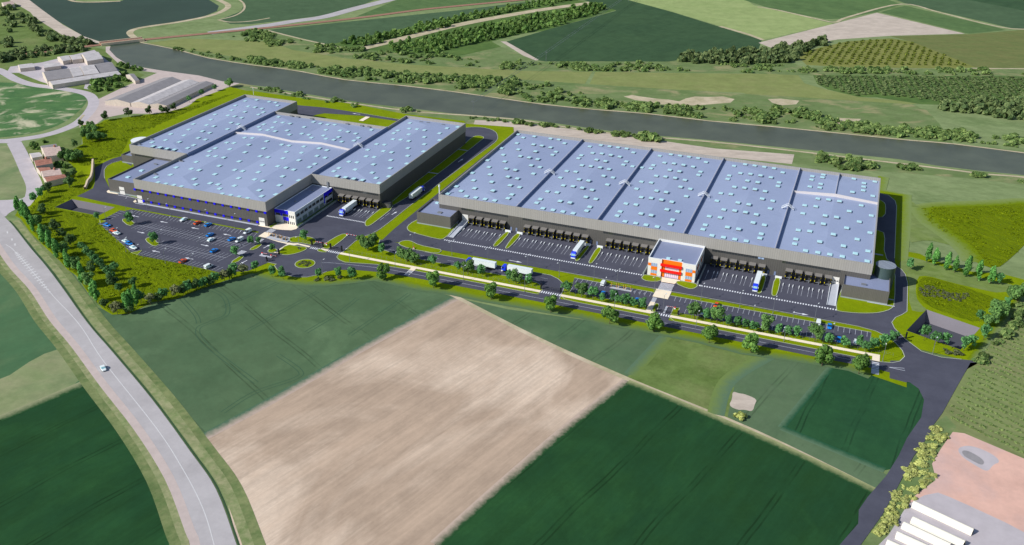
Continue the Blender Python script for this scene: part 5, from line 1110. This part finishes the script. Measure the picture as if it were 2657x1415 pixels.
def shelter(X,Y,label,mt='bike_yellow'):
    e = empty('bicycle_shelter',(X,Y,.66),0,label,'bicycle shelter','yellow framed bicycle shelters')
    for sx in (-1.4,1.4):
        m = MB(); prev = None
        for t in range(7):
            th = math.pi*.55*t/6; p_ = (sx,1.6-3.0*math.sin(th)*.9,2.6*math.cos(th*.35) if False else .0+2.5*math.cos(math.pi/2-math.pi/2*(t/6)**.6))
            if prev: m.tube(prev,p_,.14)
            prev = p_
        m.tube(prev,(sx,prev[1],0),.1); m.build('frame',mt,e)
    m = MB(); pr = None
    for t in range(7):
        y = 1.6-2.7*math.sin(math.pi*.55*t/6); z = 2.55*math.cos(math.pi/2-math.pi/2*(t/6)**.6)+.06
        if pr and t > 2: m.face([(-1.5,pr[0],pr[1]),(1.5,pr[0],pr[1]),(1.5,y,z),(-1.5,y,z)])
        pr = (y,z)
    m.build('canopy','shed_roof',e)
    m = MB(); [m.box(-1.1+.55*k-.03,-1.1+.55*k+.03,-.6,.6,0,.8) for k in range(5)]; m.build('bicycle_rack','metal',e)
for i,(X,Y) in enumerate(((-77.6,-59.4),(-72.6,-59.9),(-68.0,-61.0))): shelter(X,Y,['leftmost','middle','rightmost'][i]+' yellow framed bicycle shelter on the pale pad by the big car park')
for i,(X,Y) in enumerate(((120.6,-44.8),(124.4,-44.9),(128.2,-45.1))): shelter(X,Y,['leftmost','middle','rightmost'][i]+' yellow framed bicycle shelter on the pad in the lot of the right warehouse')
def fence(pts,label,h=1.8,st=3.0):
    m = MB()
    for a,b in zip(pts,pts[1:]):
        A_,B_ = Vector(a),Vector(b); n = max(1,int((B_-A_).length/st))
        for i in range(n+1): c = A_.lerp(B_,i/n); m.tube((*c,.4),(*c,.4+h),.05,.05,4)
        for z in (.4+h,.4+h*.55): m.tube((*A_,z),(*B_,z),.02,.02,3)
    tag(m.build('mesh_fence','metal'),label,'fence')
fence([(-30,-61.2),(0,-61.4),(87,-61.5)],'thin mesh fence between the footpath and the lorry lane')
fence([(99,-61.6),(141,-61.6)],'thin mesh fence between the footpath and the small lot'); fence([(158,-61.8),(256,-61.8)],'thin mesh fence between the footpath and the right lot')
fence([(-50.5,-60.9),(-59.5,-60.2)],'short fence beside the black gate and the tree island')
fence([(-61.5,-88.2),(-64.5,-101),(-78,-109),(-104,-108.4),(-138,-107)],'thin fence along the bottom edge of the big car park')
# ================================================================== VEGETATION
def leaves(mb, cx, cy, cz, rx, rz, n, s, seed, lobes=9, flat=0.0, cone=0.0):
    r = random.Random(seed); lb = []
    for i in range(lobes):
        th = r.uniform(0,2*math.pi); ph = math.acos(r.uniform(-.9,1)); k = .62
        lb.append((math.sin(ph)*math.cos(th)*k, math.sin(ph)*math.sin(th)*k, math.cos(ph)*k, r.uniform(.32,.55)))
    lb.append((0,0,0,.55))
    for i in range(n):
        L = lb[r.randrange(len(lb))]; v = Vector((r.gauss(0,1),r.gauss(0,1),r.gauss(0,1))).normalized(); rr = L[3]*r.uniform(.6,1.0)
        p = Vector((L[0]+v.x*rr, L[1]+v.y*rr, L[2]+v.z*rr)); taper = 1.0
        if cone: hh = (p.z+1)/2; taper = (1-cone*max(0,hh-.25)**1.2) if hh > .25 else .75+hh
        c = Vector((cx+p.x*rx*taper, cy+p.y*rx*taper, cz+p.z*rz))
        nn = (v+Vector((r.uniform(-.6,.6),r.uniform(-.6,.6),r.uniform(-.3,.9)))).normalized(); a = nn.orthogonal().normalized(); b = nn.cross(a)
        t = r.uniform(0,6.28); a, b = a*math.cos(t)+b*math.sin(t), b*math.cos(t)-a*math.sin(t); q = s*r.uniform(.6,1.3)
        mb.face([c-a*q*.5-b*q*.5, c+a*q*.5-b*q*.5, c+a*q*.55+b*q*.5, c-a*q*.45+b*q*.5])
def tree_proto(name, h, r, clear, leaf, n, s, seed, cone=0.0, trunk=.16, lobes=9):
    e = empty(name,(0,0,0)); m = MB(); rr = random.Random(seed)
    m.cyl(0,0,0,h*.6,trunk,trunk*.5,7)
    for k in range(6):
        t = rr.uniform(0,6.28); z = clear+rr.uniform(.1,.45)*(h-clear); m.tube((0,0,z),(math.cos(t)*r*.65,math.sin(t)*r*.65,z+rr.uniform(.5,1.4)),trunk*.4,trunk*.12,5)
    m.build('trunk','bark',e)
    m = MB(); leaves(m,0,0,(h+clear)/2,r,(h-clear)/2,n,s,seed,lobes,0,cone); m.build('crown',leaf,e)
    return e
PR = {'big':[tree_proto('street_tree',9.3,4.1,.6,'leaf_big',1500,.62,s) for s in (1,2,3)],
 'mid':[tree_proto('tree',8.8,3.6,1.6,'leaf_mid',1100,.6,s) for s in (4,5)],
 'small':[tree_proto('young_tree',6.6,2.25,1.6,'leaf_small',520,.5,s,0,.09) for s in (6,7)],
 'globe':[tree_proto('globe_tree',5.4,2.2,1.6,'leaf_globe',520,.45,s,0,.09,14) for s in (8,)],
 'dark':[tree_proto('tree',7.6,3.2,1.4,'leaf_dark',700,.6,s) for s in (9,10)],
 'brown':[tree_proto('tree',6.4,2.5,1.4,'leaf_brown',520,.5,s,0,.1) for s in (11,)],
 'poplar':[tree_proto('poplar_tree',11.0,2.1,.5,'leaf_poplar',900,.6,s,.75,.14) for s in (12,13)],
 'oak':[tree_proto('tree',11.0,5.0,1.8,'leaf_mid',1500,.75,s,0,.3) for s in (14,)]}
def plant(kind, pts, lab, grp, cat='tree', sc=1.0, z=.4):
    pts = sorted(pts,key=lambda t: U(t[0],t[1])); n = len(pts)
    for i,t in enumerate(pts):
        k,x,y = t[:3]; ss = (t[3] if len(t) > 3 else 1.0)*sc*1.08
        o = copy_tree(rnd.choice(PR[kind])); o.location = (*at(k,x,y,.5),z); o.rotation_euler = (0,0,rnd.uniform(0,6.28)); o.scale = (ss*rnd.uniform(.93,1.07),ss*rnd.uniform(.93,1.07),ss*rnd.uniform(.93,1.07))
        tag(o,(nth(i)+' from left: ' if n > 1 else '')+lab,cat,grp)
plant('big',[('j',2040,1050,.95),('k',130,862),('k',900,1018),('k',1695,1190),('l',680,1240),('l',1270,1345,1.03),('v',1985,770),('v',2385,865),('w',725,1095,1.03),('w',1250,1205,1.03)],'big round tree on the grass verge south of the access road','big trees along the access road')
plant('mid',[('l',305,870),('l',1810,1172),('l',2110,1228),('m',705,1252),('m',1360,1368)],'medium round tree in the planted strip between the lots and the footpath','medium trees along the lots')
plant('small',[('l',95,845,1.15),('l',455,915,1.15),('l',570,950,.8),('l',720,962,1.15),('l',800,992,.85),('l',895,1000,1.0),('l',1000,1027,.9),('l',1112,1047,1.05),('l',1955,1190,.95),('l',2250,1272,.95),('m',315,1180,.95),('m',430,1205,.85),('m',540,1242,.95),('m',875,1297,.95),('m',1003,1307,.9),('m',1110,1322,.95),('w',825,795,.95),('w',1045,845,1.0),('w',1262,842,.95),('w',1345,915,1.0),('w',1450,880,1.0)],'small young tree in the planted strip between the lots and the footpath','small trees along the lots')
plant('small',[('w',1590,848,1.15),('w',1728,778,1.05)],'young tree on the rounded lawn past the right end of the right lot','trees on the end lawn')
plant('oak',[('h',538,1035,.78),('h',1065,1178,.78)],'large round tree in the lawn between the left yard and the lorry lane','large lawn trees'); plant('mid',[('h',450,960,.75),('h',620,950,.8),('h',985,1140,.8),('h',1165,1218,.78)],'medium tree crowding a larger tree in the lawn west of the lorry lane','medium lawn trees')
plant('small',[('h',737,1090,1.05),('k',108,585,1.05),('k',445,650,1.0),('k',775,712,1.05),('k',1130,775,1.0),('k',1390,830,1.05)],'small tree in the lawn between the lorry lane and the footpath','small trees along the lorry lane'); plant('mid',[('k',590,680,.95),('k',1237,805,.92)],'leafy tree standing in front of a lorry trailer','trees in front of the lorries')
plant('small',[('j',985,558,1.1)],'small round tree on the lawn island between the bicycle shelters and the left yard',None); plant('small',[('j',275,602,.9),('j',372,600,.75),('j',562,690,.75),('j',60,758,1.0)],'small tree on a narrow planted island at the right side of the big car park','trees on the narrow islands')
plant('small',[('i',702,330,1.2),('i',1025,592,1.1)],'small tree on a triangular island at the left side of the big car park','trees on the triangular islands'); plant('small',[('i',278,270,.8)],'spindly sapling between the left basin and the big car park',None)
plant('small',[('j',695,1055,1.1),('j',1165,1045,.95),('j',1435,1040,.95),('j',1607,1062,1.15)],'small tree on the verge south of the roundabout','trees south of the roundabout'); plant('small',[('j',330,962,.95),('j',547,1025,.95),('j',40,1042,1.0)],'small slender tree on the grass between the big car park and the roundabout','trees by the car park entrance')
plant('brown',[('j',165,1005,1.05),('i',1975,1082,1.05),('r',1164,1205,1.15),('r',1490,1107,.95),('r',1745,1040,1.1)],'brownish round tree in the hedge row below the big car park','brownish hedge row trees')
plant('dark',[('i',2035,1062,.85),('i',1795,1142,.75),('i',1590,1202,.8),('i',1430,1268,.85),('i',1700,1150,.7),('r',1570,1080,.75)],'dark green tree in the hedge row below the big car park','dark hedge row trees')
plant('small',[('i',2105,1015,1.1),('i',1855,1110,1.0),('i',1715,1170,.95),('i',1505,1222,1.0),('i',1650,1190,.8),('r',1400,1087,1.1),('r',1625,1055,1.05),('r',1860,1000,1.0)],'bluish green young tree in the hedge row below the big car park','young hedge row trees')
plant('poplar',[('r',1265,1190,1.05),('r',1300,1172,1.05),('r',1352,1115,1.0)],'tall narrow poplar in the clump at the bottom corner of the grass bank','poplars at the bank corner'); plant('dark',[('r',1280,1195,.9)],'dark bushy tree between the poplars at the bottom corner of the grass bank',None)
plant('poplar',[('r',200,235,1.1),('r',262,270,1.15),('r',300,330,1.1),('r',340,390,1.0),('r',430,500,1.1),('r',515,575,1.1),('r',577,655,1.15),('r',690,765,1.15),('r',820,905,1.1),('r',955,1085,1.15)],'tall narrow poplar along the outer edge of the left grass bank','poplars along the left bank')
plant('mid',[('r',375,330,.9),('r',455,480,.95),('r',640,625,.85),('r',760,770,.85),('r',890,930,.95)],'round bushy tree between the poplars of the left grass bank','bushy trees along the left bank')
plant('dark',[('r',430,215,.9),('r',560,382,.95),('r',620,450,.8),('r',705,525,.9),('r',918,800,.85),('r',1120,930,.95),('r',1030,1140,.75)],'dark spreading tree on the slope of the left grass bank','dark trees on the left bank')
plant('globe',[('r',820,580),('r',862,628),('r',910,665),('r',948,705),('r',990,740),('r',1027,788),('r',1075,830),('r',1142,782),('r',1182,990),('r',1325,932),('r',1108,870)],'ball-shaped small tree on the left grass bank','globe trees on the left bank')
plant('small',[('e',558,855,1.15),('e',460,905,1.0),('r',345,105,.9)],'slender tree on the lawn edge beside the village junction','slender trees by the village'); plant('dark',[('e',645,775,.95),('e',930,705,.95)],'dark leafy tree on the lawn left of the left basin','dark trees near the left basin')
plant('oak',[('e',880,350,.8),('e',960,370,.75),('e',1050,350,.75),('e',1010,300,.6)],'dense dark green tree in the clump beside the village houses','clump beside the village houses'); plant('dark',[('e',990,565,.85),('e',1005,172,.8)],'single dark tree between the houses and the service road','single dark trees by the houses')
plant('oak',[('a',830,1330,.75),('a',880,1350,.7),('a',950,1340,.7),('a',900,1270,.65),('a',820,1280,.65),('a',985,1335,.6),('a',870,1230,.55)],'leafy tree in the clump at the top of the left grass bank','clump at the top of the left bank')
plant('dark',[('a',775,1210,.8),('a',1010,1150,.9),('a',1230,1115,.95),('a',1427,1093,.9),('a',1555,1082,.9),('a',1600,1080,.7),('a',1662,1055,.8)],'dark tree in the row behind the left grass bank','dark trees behind the left bank'); plant('globe',[('a',1810,978,1.1),('a',1928,918,1.1),('a',2052,868,1.1)],'ball-shaped tree beside the long canal sheds','ball trees by the canal sheds'); plant('oak',[('a',2192,832,.75)],'large dark tree at the canal bank above the left warehouse',None)
plant('poplar',[('o',955,80),('o',1030,112),('o',1145,155),('o',1230,182,.9),('o',1340,222,1.05),('o',1455,262,1.0),('o',1582,297,1.0)],'tall narrow poplar in the row right of the right warehouse','poplars right of the right warehouse')
plant('small',[('o',785,158,1.0),('o',1670,302,1.0),('o',1480,668,.9),('o',1520,855,1.2),('o',1750,525,.9)],'small tree on the meadow around the right basin','small trees near the right basin')
plant('oak',[('o',1640,650,.85),('o',1580,715,.7),('o',1700,600,.7),('o',1860,470,.95),('o',1810,450,.7),('o',1660,570,.7)],'big leafy tree in the clump at the right boundary','clumps at the right boundary')
plant('small',[('o',925,858,1.15),('o',1030,908,1.15),('o',1138,908,1.0),('o',1320,965,1.05),('o',1400,938,1.05)],'young tree in front of the right basin','young trees in front of the right basin')
for L in PR.values():
    for pr in L:
        for o in list(pr.children_recursive)+[pr]: bpy.data.objects.remove(o)
# shrubs as single meshes
def bush_mesh(leaf, n, s, seed, rx=1.0, rz=.7):
    m = MB(); leaves(m,0,0,rz*.75,rx,rz,n,s,seed,6); o = m.build('shrub',leaf); me = o.data; bpy.data.objects.remove(o); return me
BM = {'bank':[bush_mesh('leaf_bush',110,.55,s) for s in range(5)],'grove':[bush_mesh('leaf_grove',90,.55,s+20,1,.8) for s in range(4)],'orch':[bush_mesh('leaf_orch',50,.5,s+40) for s in range(2)],'yellow':[bush_mesh('leaf_yellow',160,.4,s+50) for s in range(3)],'heath':[bush_mesh('leaf_heath',120,.3,s+60,1,.6) for s in range(2)],'wood':[bush_mesh('leaf_wood',90,.55,s+80,1,.8) for s in range(4)]}
def put_bush(kind, X, Y, r, label, cat, grp, name='shrub', zs=1.0):
    o = bpy.data.objects.new(name, rnd.choice(BM[kind])); COL.objects.link(o); o.location = (X,Y,.2); o.rotation_euler = (0,0,rnd.uniform(0,6.28)); o.scale = (r*rnd.uniform(.85,1.2),r*rnd.uniform(.85,1.2),r*zs*rnd.uniform(.8,1.1)); return tag(o,label,cat,grp)
def stuff_from(kind, spots, name, lab=None, cat=None):
    """one object made of many crowns"""
    m = MB()
    for X,Y,r,zs in spots:
        me = rnd.choice(BM[kind]); c,s_ = math.cos(rnd.uniform(0,6.28)),0; t = rnd.uniform(0,6.28); c,s_ = math.cos(t),math.sin(t); b = len(m.v)
        for v in me.vertices: x,y,z = v.co; m.v.append((X+(x*c-y*s_)*r, Y+(x*s_+y*c)*r, .2+z*r*zs))
        for p in me.polygons: m.f.append(tuple(b+i for i in p.vertices)); m.mi.append(0)
    o = m.build(name, 'leaf_'+{'bank':'bush','grove':'grove','orch':'orch','yellow':'yellow','heath':'heath','wood':'wood','tuft':'tuft','row':'row'}[kind]); tag(o,lab,cat,None,'stuff'); return o
def band(pts_a, pts_b, n, r0, r1, dens=None):
    """random spots between two lines of the plan"""
    out = []
    A_ = catmull(pts_a,8); B_ = catmull(pts_b,8)
    for _ in range(n):
        t = rnd.random(); u_ = rnd.random(); ia = t*(len(A_)-1); ib = t*(len(B_)-1)
        pa = Vector(A_[int(ia)]).lerp(Vector(A_[min(len(A_)-1,int(ia)+1)]), ia % 1); pb = Vector(B_[int(ib)]).lerp(Vector(B_[min(len(B_)-1,int(ib)+1)]), ib % 1)
        p = pa.lerp(pb,u_)
        if noise.noise(Vector((p.x*.03,p.y*.03,0)))+noise.noise(Vector((p.x*.09,p.y*.09,3)))*.6 < (dens if dens is not None else -.2): continue
        out.append((p.x,p.y,r0*.7+(r1-r0*.7)*rnd.random()**1.7))
    return out
def in_poly(x,y,P_):
    c = False
    for i in range(len(P_)):
        x1,y1 = P_[i-1]; x2,y2 = P_[i]
        if (y1 > y) != (y2 > y) and x < (x2-x1)*(y-y1)/(y2-y1)+x1: c = not c
    return c
dist = lambda t: (t[0]-CAM[0])**2+(t[1]-CAM[1])**2
# far bank belt
far_belt = band(PL('b',(0,600),(600,690),(1000,755),(1500,800),(1900,840),(2500,930)),PL('b',(0,570),(600,640),(1300,690),(1900,730),(2200,760),(2575,765)),470,2.0,4.4,-.3)
far_belt += band(PL('c',(0,935),(400,985),(900,1035),(1400,1075),(2000,1140),(2575,1195)),PL('c',(0,780),(600,830),(1000,940),(1400,1010),(2000,1040),(2575,1050)),380,1.8,4.4,-.1)
far_belt += band(PL('d',(0,1165),(500,1220),(1000,1270),(1500,1325),(2100,1372),(2800,1440)),PL('d',(0,1000),(500,1080),(1000,1190),(1500,1230),(2100,1280),(2800,1350)),420,1.8,4.4,-.1)
up_belt = band(PL('b',(0,400),(400,470),(900,550),(1500,605),(2575,665)),PL('b',(0,300),(400,360),(900,470),(1400,500),(2575,610)),380,1.8,4.0,-.1)+band(PL('c',(0,665),(800,685),(1600,690),(2500,700)),PL('c',(0,610),(800,610),(1600,600),(2500,560)),300,1.8,3.8,-.1)+band(PL('d',(0,690),(700,705),(1400,715),(3000,725)),PL('d',(0,620),(700,650),(1400,665),(3000,670)),260,1.8,3.8,-.2)
near_belt = band(PL('a',(2330,830),(2575,880))+PL('b',(700,985),(1480,1090)),PL('a',(2330,805),(2575,850))+PL('b',(700,940),(1500,1050)),90,1.6,3.2,-.2)+band(PL('b',(1500,1090),(1900,1120),(2500,1190))+PL('c',(600,1240),(1200,1320)),PL('b',(1500,1050),(1900,1100),(2500,1160))+PL('c',(600,1215),(1200,1295)),80,1.8,3.4,-.2)+band(PL('q',(1650,220),(1900,250),(2200,250)),PL('q',(1650,110),(1950,130),(2300,180)),34,2.4,4.6,-.5)+band(PL('c',(1250,1350),(1500,1372)),PL('c',(1260,1300),(1500,1330)),8,3,5,-1)
near_belt += band(PL('n',(900,100),(1700,220),(2576,290)),PL('n',(900,50),(1700,170),(2576,240)),44,1.6,3.4,-.2)
far_belt += band(PL('a',(1650,470),(2000,550),(2450,615))+PL('b',(100,625),(400,670)),PL('a',(1650,440),(2000,510),(2450,580))+PL('b',(100,585),(400,625)),110,1.2,2.6,-.3)+band(PL('a',(2180,350),(2400,420),(2575,450))+PL('b',(200,440),(420,480)),PL('a',(2250,300),(2450,310),(2575,330))+PL('b',(200,340),(400,380)),90,1.8,3.6,-.2)
allb = sorted(far_belt+near_belt+up_belt,key=dist)
for X,Y,r in allb[:170]: put_bush('bank',X,Y,r,'rounded green shrub in the loose belts along the canal banks','shrub','shrubs along the canal banks','shrub',.85)
stuff_from('bank',[(X,Y,r,.8) for X,Y,r in allb[170:]],'shrub_belt','loose belt of mixed green shrubs beyond the canal','shrubs')
# groves in rows beyond the canal
def rows(poly, dx, dy, ang, r, jit=.3, offset=True):
    xs = [p[0] for p in poly]; ys = [p[1] for p in poly]; cx,cy = sum(xs)/len(xs),sum(ys)/len(ys); R_ = max(math.dist((cx,cy),p) for p in poly); out = []
    c,s_ = math.cos(ang),math.sin(ang); ny = int(R_/dy)+1; nx = int(R_/dx)+1
    for j in range(-ny,ny+1):
        for i in range(-nx,nx+1):
            u_ = i*dx+(dx/2 if (j % 2 and offset) else 0)+rnd.uniform(-jit,jit); v_ = j*dy+rnd.uniform(-jit,jit)
            X,Y = cx+u_*c-v_*s_, cy+u_*s_+v_*c
            if in_poly(X,Y,poly): out.append((X,Y,r*rnd.uniform(.8,1.15)))
    return out
g1 = PL('b',(770,430),(1050,460),(1500,350),(2000,230),(2575,110))+PL('c',(500,60),(740,0),(640,-20),(300,40),(0,95))+PL('b',(2000,170),(1500,280))
g2 = PL('b',(1250,480),(1500,420),(2000,310),(2575,200))+PL('c',(500,120),(900,40),(1060,90),(800,170),(400,290),(0,380))+PL('b',(2200,420),(1800,520),(1500,530))
rowang = math.atan2(g2[3][1]-g2[1][1], g2[3][0]-g2[1][0])
gs = sorted(rows(g1,10.5,10.5,rowang,3.6)+rows(g2,10.5,10.5,rowang,3.6),key=dist)
for X,Y,r in gs[:290]: put_bush('grove',X,Y,r,'round crowned tree in the planted rows of the grove beyond the canal','tree','grove trees beyond the canal','grove_tree',1.25)
stuff_from('grove',[(X,Y,r,1.25) for X,Y,r in gs[290:]],'grove','far rows of the planted grove beyond the canal','trees')
og = PL('d',(900,400),(1300,385),(1500,410),(1700,490),(2080,640),(1000,630),(500,610),(450,550),(470,510))
os_ = sorted(rows(og,7.5,7.5,.37,1.9,.3),key=dist)
for X,Y,r in os_[:290]: put_bush('orch',X,Y,r,'low yellow-green tree in the young orchard beyond the canal','tree','young orchard trees','orchard_tree',.8)
if len(os_) > 290: stuff_from('orch',[(X,Y,r,.8) for X,Y,r in os_[290:]],'orchard','back rows of the young orchard','trees')
wd = PL('d',(560,730),(2575,745),(3000,745),(3000,930),(2500,935),(1800,985),(1250,915),(1000,920),(700,845),(600,800))
stuff_from('wood',[(X,Y,r,.65) for X,Y,r in rows(wd,6.4,6.0,rowang-.5,2.3,.5)],'plantation','dense dark plantation beyond the canal on the right','plantation')
wd2 = PL('d',(1800,1010),(2575,965),(3000,950),(3000,1230),(2575,1170),(2200,1110),(1790,1070))
stuff_from('wood',[(X,Y,r,1.2) for X,Y,r in rows(wd2,8,8,rowang,4.4,1.5)],'plantation','dark tall wood at the right edge beyond the canal','wood')
wd3 = PL('c',(1650,580),(1950,535),(2250,500),(2575,520))+PL('d',(200,480),(760,390),(740,410),(430,520),(400,600),(0,625))+PL('c',(2300,630),(1800,610))
stuff_from('wood',[(X,Y,r,1.3) for X,Y,r in rows(wd3,8,8,rowang,4.2,1.5)],'plantation','dark wood edge behind the big dark field beyond the canal','wood')
lw = band(PL('a',(150,120),(300,200),(450,330),(700,400),(900,430)),PL('a',(-100,150),(230,230),(330,330),(500,400),(700,430)),80,2.6,5.0,-.35)+band(PL('a',(0,50),(0,250),(0,480)),PL('a',(160,60),(140,250),(130,460)),50,2.2,4.6,-.1)+band(PL('a',(0,545),(400,500),(850,440)),PL('a',(0,530),(400,480),(800,420)),40,2.4,4,-.3)+band(PL('a',(0,600),(300,560),(800,490)),PL('a',(0,575),(300,535),(800,465)),60,2.8,4.5,-.4)
for X,Y,r in lw: put_bush('wood',X,Y,r,'dark green tree in the scattered copse beyond the railway at top left','tree','copse beyond the railway','copse_tree',1.2)
cl_ = band(PL('a',(870,780),(1000,770),(1180,720)),PL('a',(900,900),(1080,860),(1240,780)),40,2.6,4.2,-.6)+band(PL('a',(1160,650),(1300,680),(1380,715)),PL('a',(1100,590),(1250,650),(1350,670)),14,2,3,-.8)
for X,Y,r in cl_: put_bush('grove',X,Y,r,'bushy tree in the copse between the farm and the long canal sheds','tree','copse between the farm and the sheds','copse_tree',1.1)
vg = [at('e',x,y) for x,y in ((430,160),(480,190),(520,200),(600,110),(850,330),(780,340),(760,400),(820,420),(880,450),(700,430),(860,520),(740,640),(920,300),(430,130),(860,250))]
for X,Y in vg: put_bush('grove',X,Y,rnd.uniform(1.6,3),'garden bush between the village houses','tree','garden bushes in the village','garden_bush',1.0)
yb = band(PL('u',(1240,470),(1100,700),(1000,880),(880,1080),(760,1330)),PL('u',(1380,480),(1260,680),(1230,900),(1040,1080),(900,1280)),150,1.6,3.6,-.6)
for X,Y,r in yb: put_bush('yellow',X,Y,r*.58,'yellowish green shrub between the lane and the pinkish yard at bottom right','shrub','yellowish shrubs at bottom right','shrub',.7)
for k,x,y,r,kk in (('o',1150,985,2.2,'heath'),('o',1200,1005,2.2,'heath'),('o',1250,1000,2.4,'heath'),('o',1290,1015,1.8,'heath'),('j',1150,1075,2.0,'heath'),('j',1280,1065,2.4,'heath'),('j',1340,1070,2.2,'heath'),('j',1450,1045,1.8,'heath'),('j',905,658,1.2,'heath'),('t',940,640,2.6,'yellow')):
    X,Y = at(k,x,y); put_bush(kk,X,Y,r,{'o':'grey-green low shrub at the kerb in front of the right basin','j':'grey-green low shrub on the verge near the roundabout','t':'single yellowish shrub beside the bare patch in the fields'}[k],'shrub',{'o':'low shrubs by the right basin','j':'low shrubs by the roundabout','t':None}[k],'shrub',.9)
stuff_from('heath',[(-40.5+rnd.uniform(-3.2,3.2),-82.4+rnd.uniform(-2.6,2.6),1.0,.8) for _ in range(40)],'roundabout_planting','low grey-green planting filling the small roundabout island','planting')
hb_ = PL('o',(880,340),(960,310),(1080,370),(1370,410),(1380,435),(1270,480),(1180,480),(1060,430),(940,430),(870,385))
stuff_from('heath',[(X,Y,r,.9) for X,Y,r in rows(hb_,2.0,2.0,.2,1.1,.8)],'heath_planting','patch of spiky grey-green heath plants on the meadow right of the tank','planting')
rt = band(PL('o',(1450,1080),(1700,760),(1927,480)),PL('o',(1500,1120),(1800,800),(1990,560)),22,1.8,3.2,-.5)
for X,Y,r in rt: put_bush('bank',X,Y,r,'rough shrub along the edge of the row crop field at the right','shrub','shrubs at the right field edge')
BM['tuft'] = [bush_mesh('leaf_tuft',26,.5,s+120,1,.5) for s in range(4)]; BM['row'] = [bush_mesh('leaf_row',36,.45,s+140,1,.5) for s in range(3)]
tf = []
for poly in (PL('e',(1150,760),(1000,840),(720,985),(880,1030),(1260,1095),(1340,1200))+PL('i',(310,330),(480,490),(600,610),(720,705),(1400,865),(1900,990),(1900,1080),(1330,1310),(1000,1360))+PL('r',(1270,1195),(1110,1200),(1020,1140),(940,1050),(850,960),(760,810),(650,740),(580,650),(420,500),(320,380),(240,250),(330,140)),
    PL('a',(2250,890),(1880,1040),(1400,1240),(1230,1330))+PL('e',(1700,130),(1600,300),(1480,310),(1200,420),(1080,420),(1000,330),(1000,220),(1120,130),(1100,10)), PL('a',(790,1220),(960,1180),(1560,1085),(2250,890),(1880,1040),(1230,1330)),
    PL('n',(1220,640),(1400,600),(2200,580),(2600,540),(2650,1000),(2400,1300),(2200,1420),(1900,1330),(1800,1180),(1500,950),(1280,780)), PL('o',(900,260),(1300,330),(1700,490),(1600,520),(1480,600),(1450,700),(1200,610),(1000,530),(900,470))):
    tf += [(X,Y,r*(1+.5*noise.noise(Vector((X*.06,Y*.06,0)))),.42) for X,Y,r in rows(poly,3.3,3.1,.5,1.35,1.5) if noise.noise(Vector((X*.05,Y*.05,7))) > -.12 and not in_poly(X,Y,basinL) and not in_poly(X,Y,basinR)]
stuff_from('tuft',tf,'grass_tufts','rough yellow-green grass tufts on the banks around the site','grass')
rc = PL('u',(1520,60),(1440,230),(1340,360),(1480,480),(1939,690),(2100,760),(2100,-300),(1850,-420))
stuff_from('row',[(X,Y,r,.6) for X,Y,r in rows(rc,2.0,4.2,dirang('u',1400,380,1939,640),1.15,.25,False)],'row_crop','rows of low shrubs in the field right of the junction','crop')
for me in [m_ for L in BM.values() for m_ in L]:
    if me.users == 0: bpy.data.meshes.remove(me)
# power-line wires over the canal field: two low poles with two wires
m = MB(); P0 = at('c',1215,15); P1 = at('c',430,585); P2 = at('N',1228,292)
e = empty('power_line',(0,0,0),0,'thin pale overhead line crossing the dark field and the canal','power line')
for nm,pp in (('pole',P0),('pole',P1),('pole',P2)): mm = MB(); mm.cyl(pp[0],pp[1],0,9,.2,.12,6); mm.box(pp[0]-1.6,pp[0]+1.6,pp[1]-.1,pp[1]+.1,8.6,8.8); mm.build(nm,'metal',e)
for sg in (-1.5,1.5):
    mm = MB(); mm.tube((P0[0]+sg,P0[1],8.8),(P1[0]+sg,P1[1],8.8),.14,.14,4); mm.tube((P1[0]+sg,P1[1],8.8),(P2[0]+sg,P2[1],8.8),.12,.12,4); mm.build('wire','metal',e)
# ================================================================== LIGHT, SKY, CAMERA
EL = math.radians(35.3); AZ = math.radians(225)
w = bpy.data.worlds.new('World'); scene.world = w; w.use_nodes = True; nt = w.node_tree; bg = nt.nodes['Background']
sky = nt.nodes.new('ShaderNodeTexSky'); sky.sky_type = 'NISHITA'; sky.sun_disc = False; sky.sun_elevation = EL; sky.sun_rotation = AZ; sky.air_density = 1.0; sky.dust_density = .6
nt.links.new(sky.outputs[0], bg.inputs['Color']); bg.inputs['Strength'].default_value = .1
sl = bpy.data.lights.new('sun','SUN'); sl.energy = 4.6; sl.angle = math.radians(.5); sl.color = (1,.97,.91); so = bpy.data.objects.new('sun', sl); COL.objects.link(so)
d = Vector((math.cos(EL)*math.sin(AZ), math.cos(EL)*math.cos(AZ), math.sin(EL))); so.rotation_euler = d.to_track_quat('Z','Y').to_euler(); so.location = (0,-200,300)
cam = bpy.data.cameras.new('camera'); co = bpy.data.objects.new('camera', cam); COL.objects.link(co); scene.camera = co
cam.sensor_fit = 'HORIZONTAL'; cam.sensor_width = 36; cam.lens = FOC*36/2657; cam.clip_end = 6000; cam.clip_start = 1
mt = Matrix(((RX[0],UX[0],-FX[0],CAM[0]),(RX[1],UX[1],-FX[1],CAM[1]),(RX[2],UX[2],-FX[2],CAM[2]),(0,0,0,1))); co.matrix_world = mt
scene.view_settings.view_transform = 'Standard'; scene.view_settings.look = 'None'; scene.view_settings.exposure = 0.0; scene.view_settings.gamma = 1
scene.cycles.max_bounces = 5; scene.cycles.diffuse_bounces = 2; scene.cycles.transmission_bounces = 2; scene.cycles.transparent_max_bounces = 4
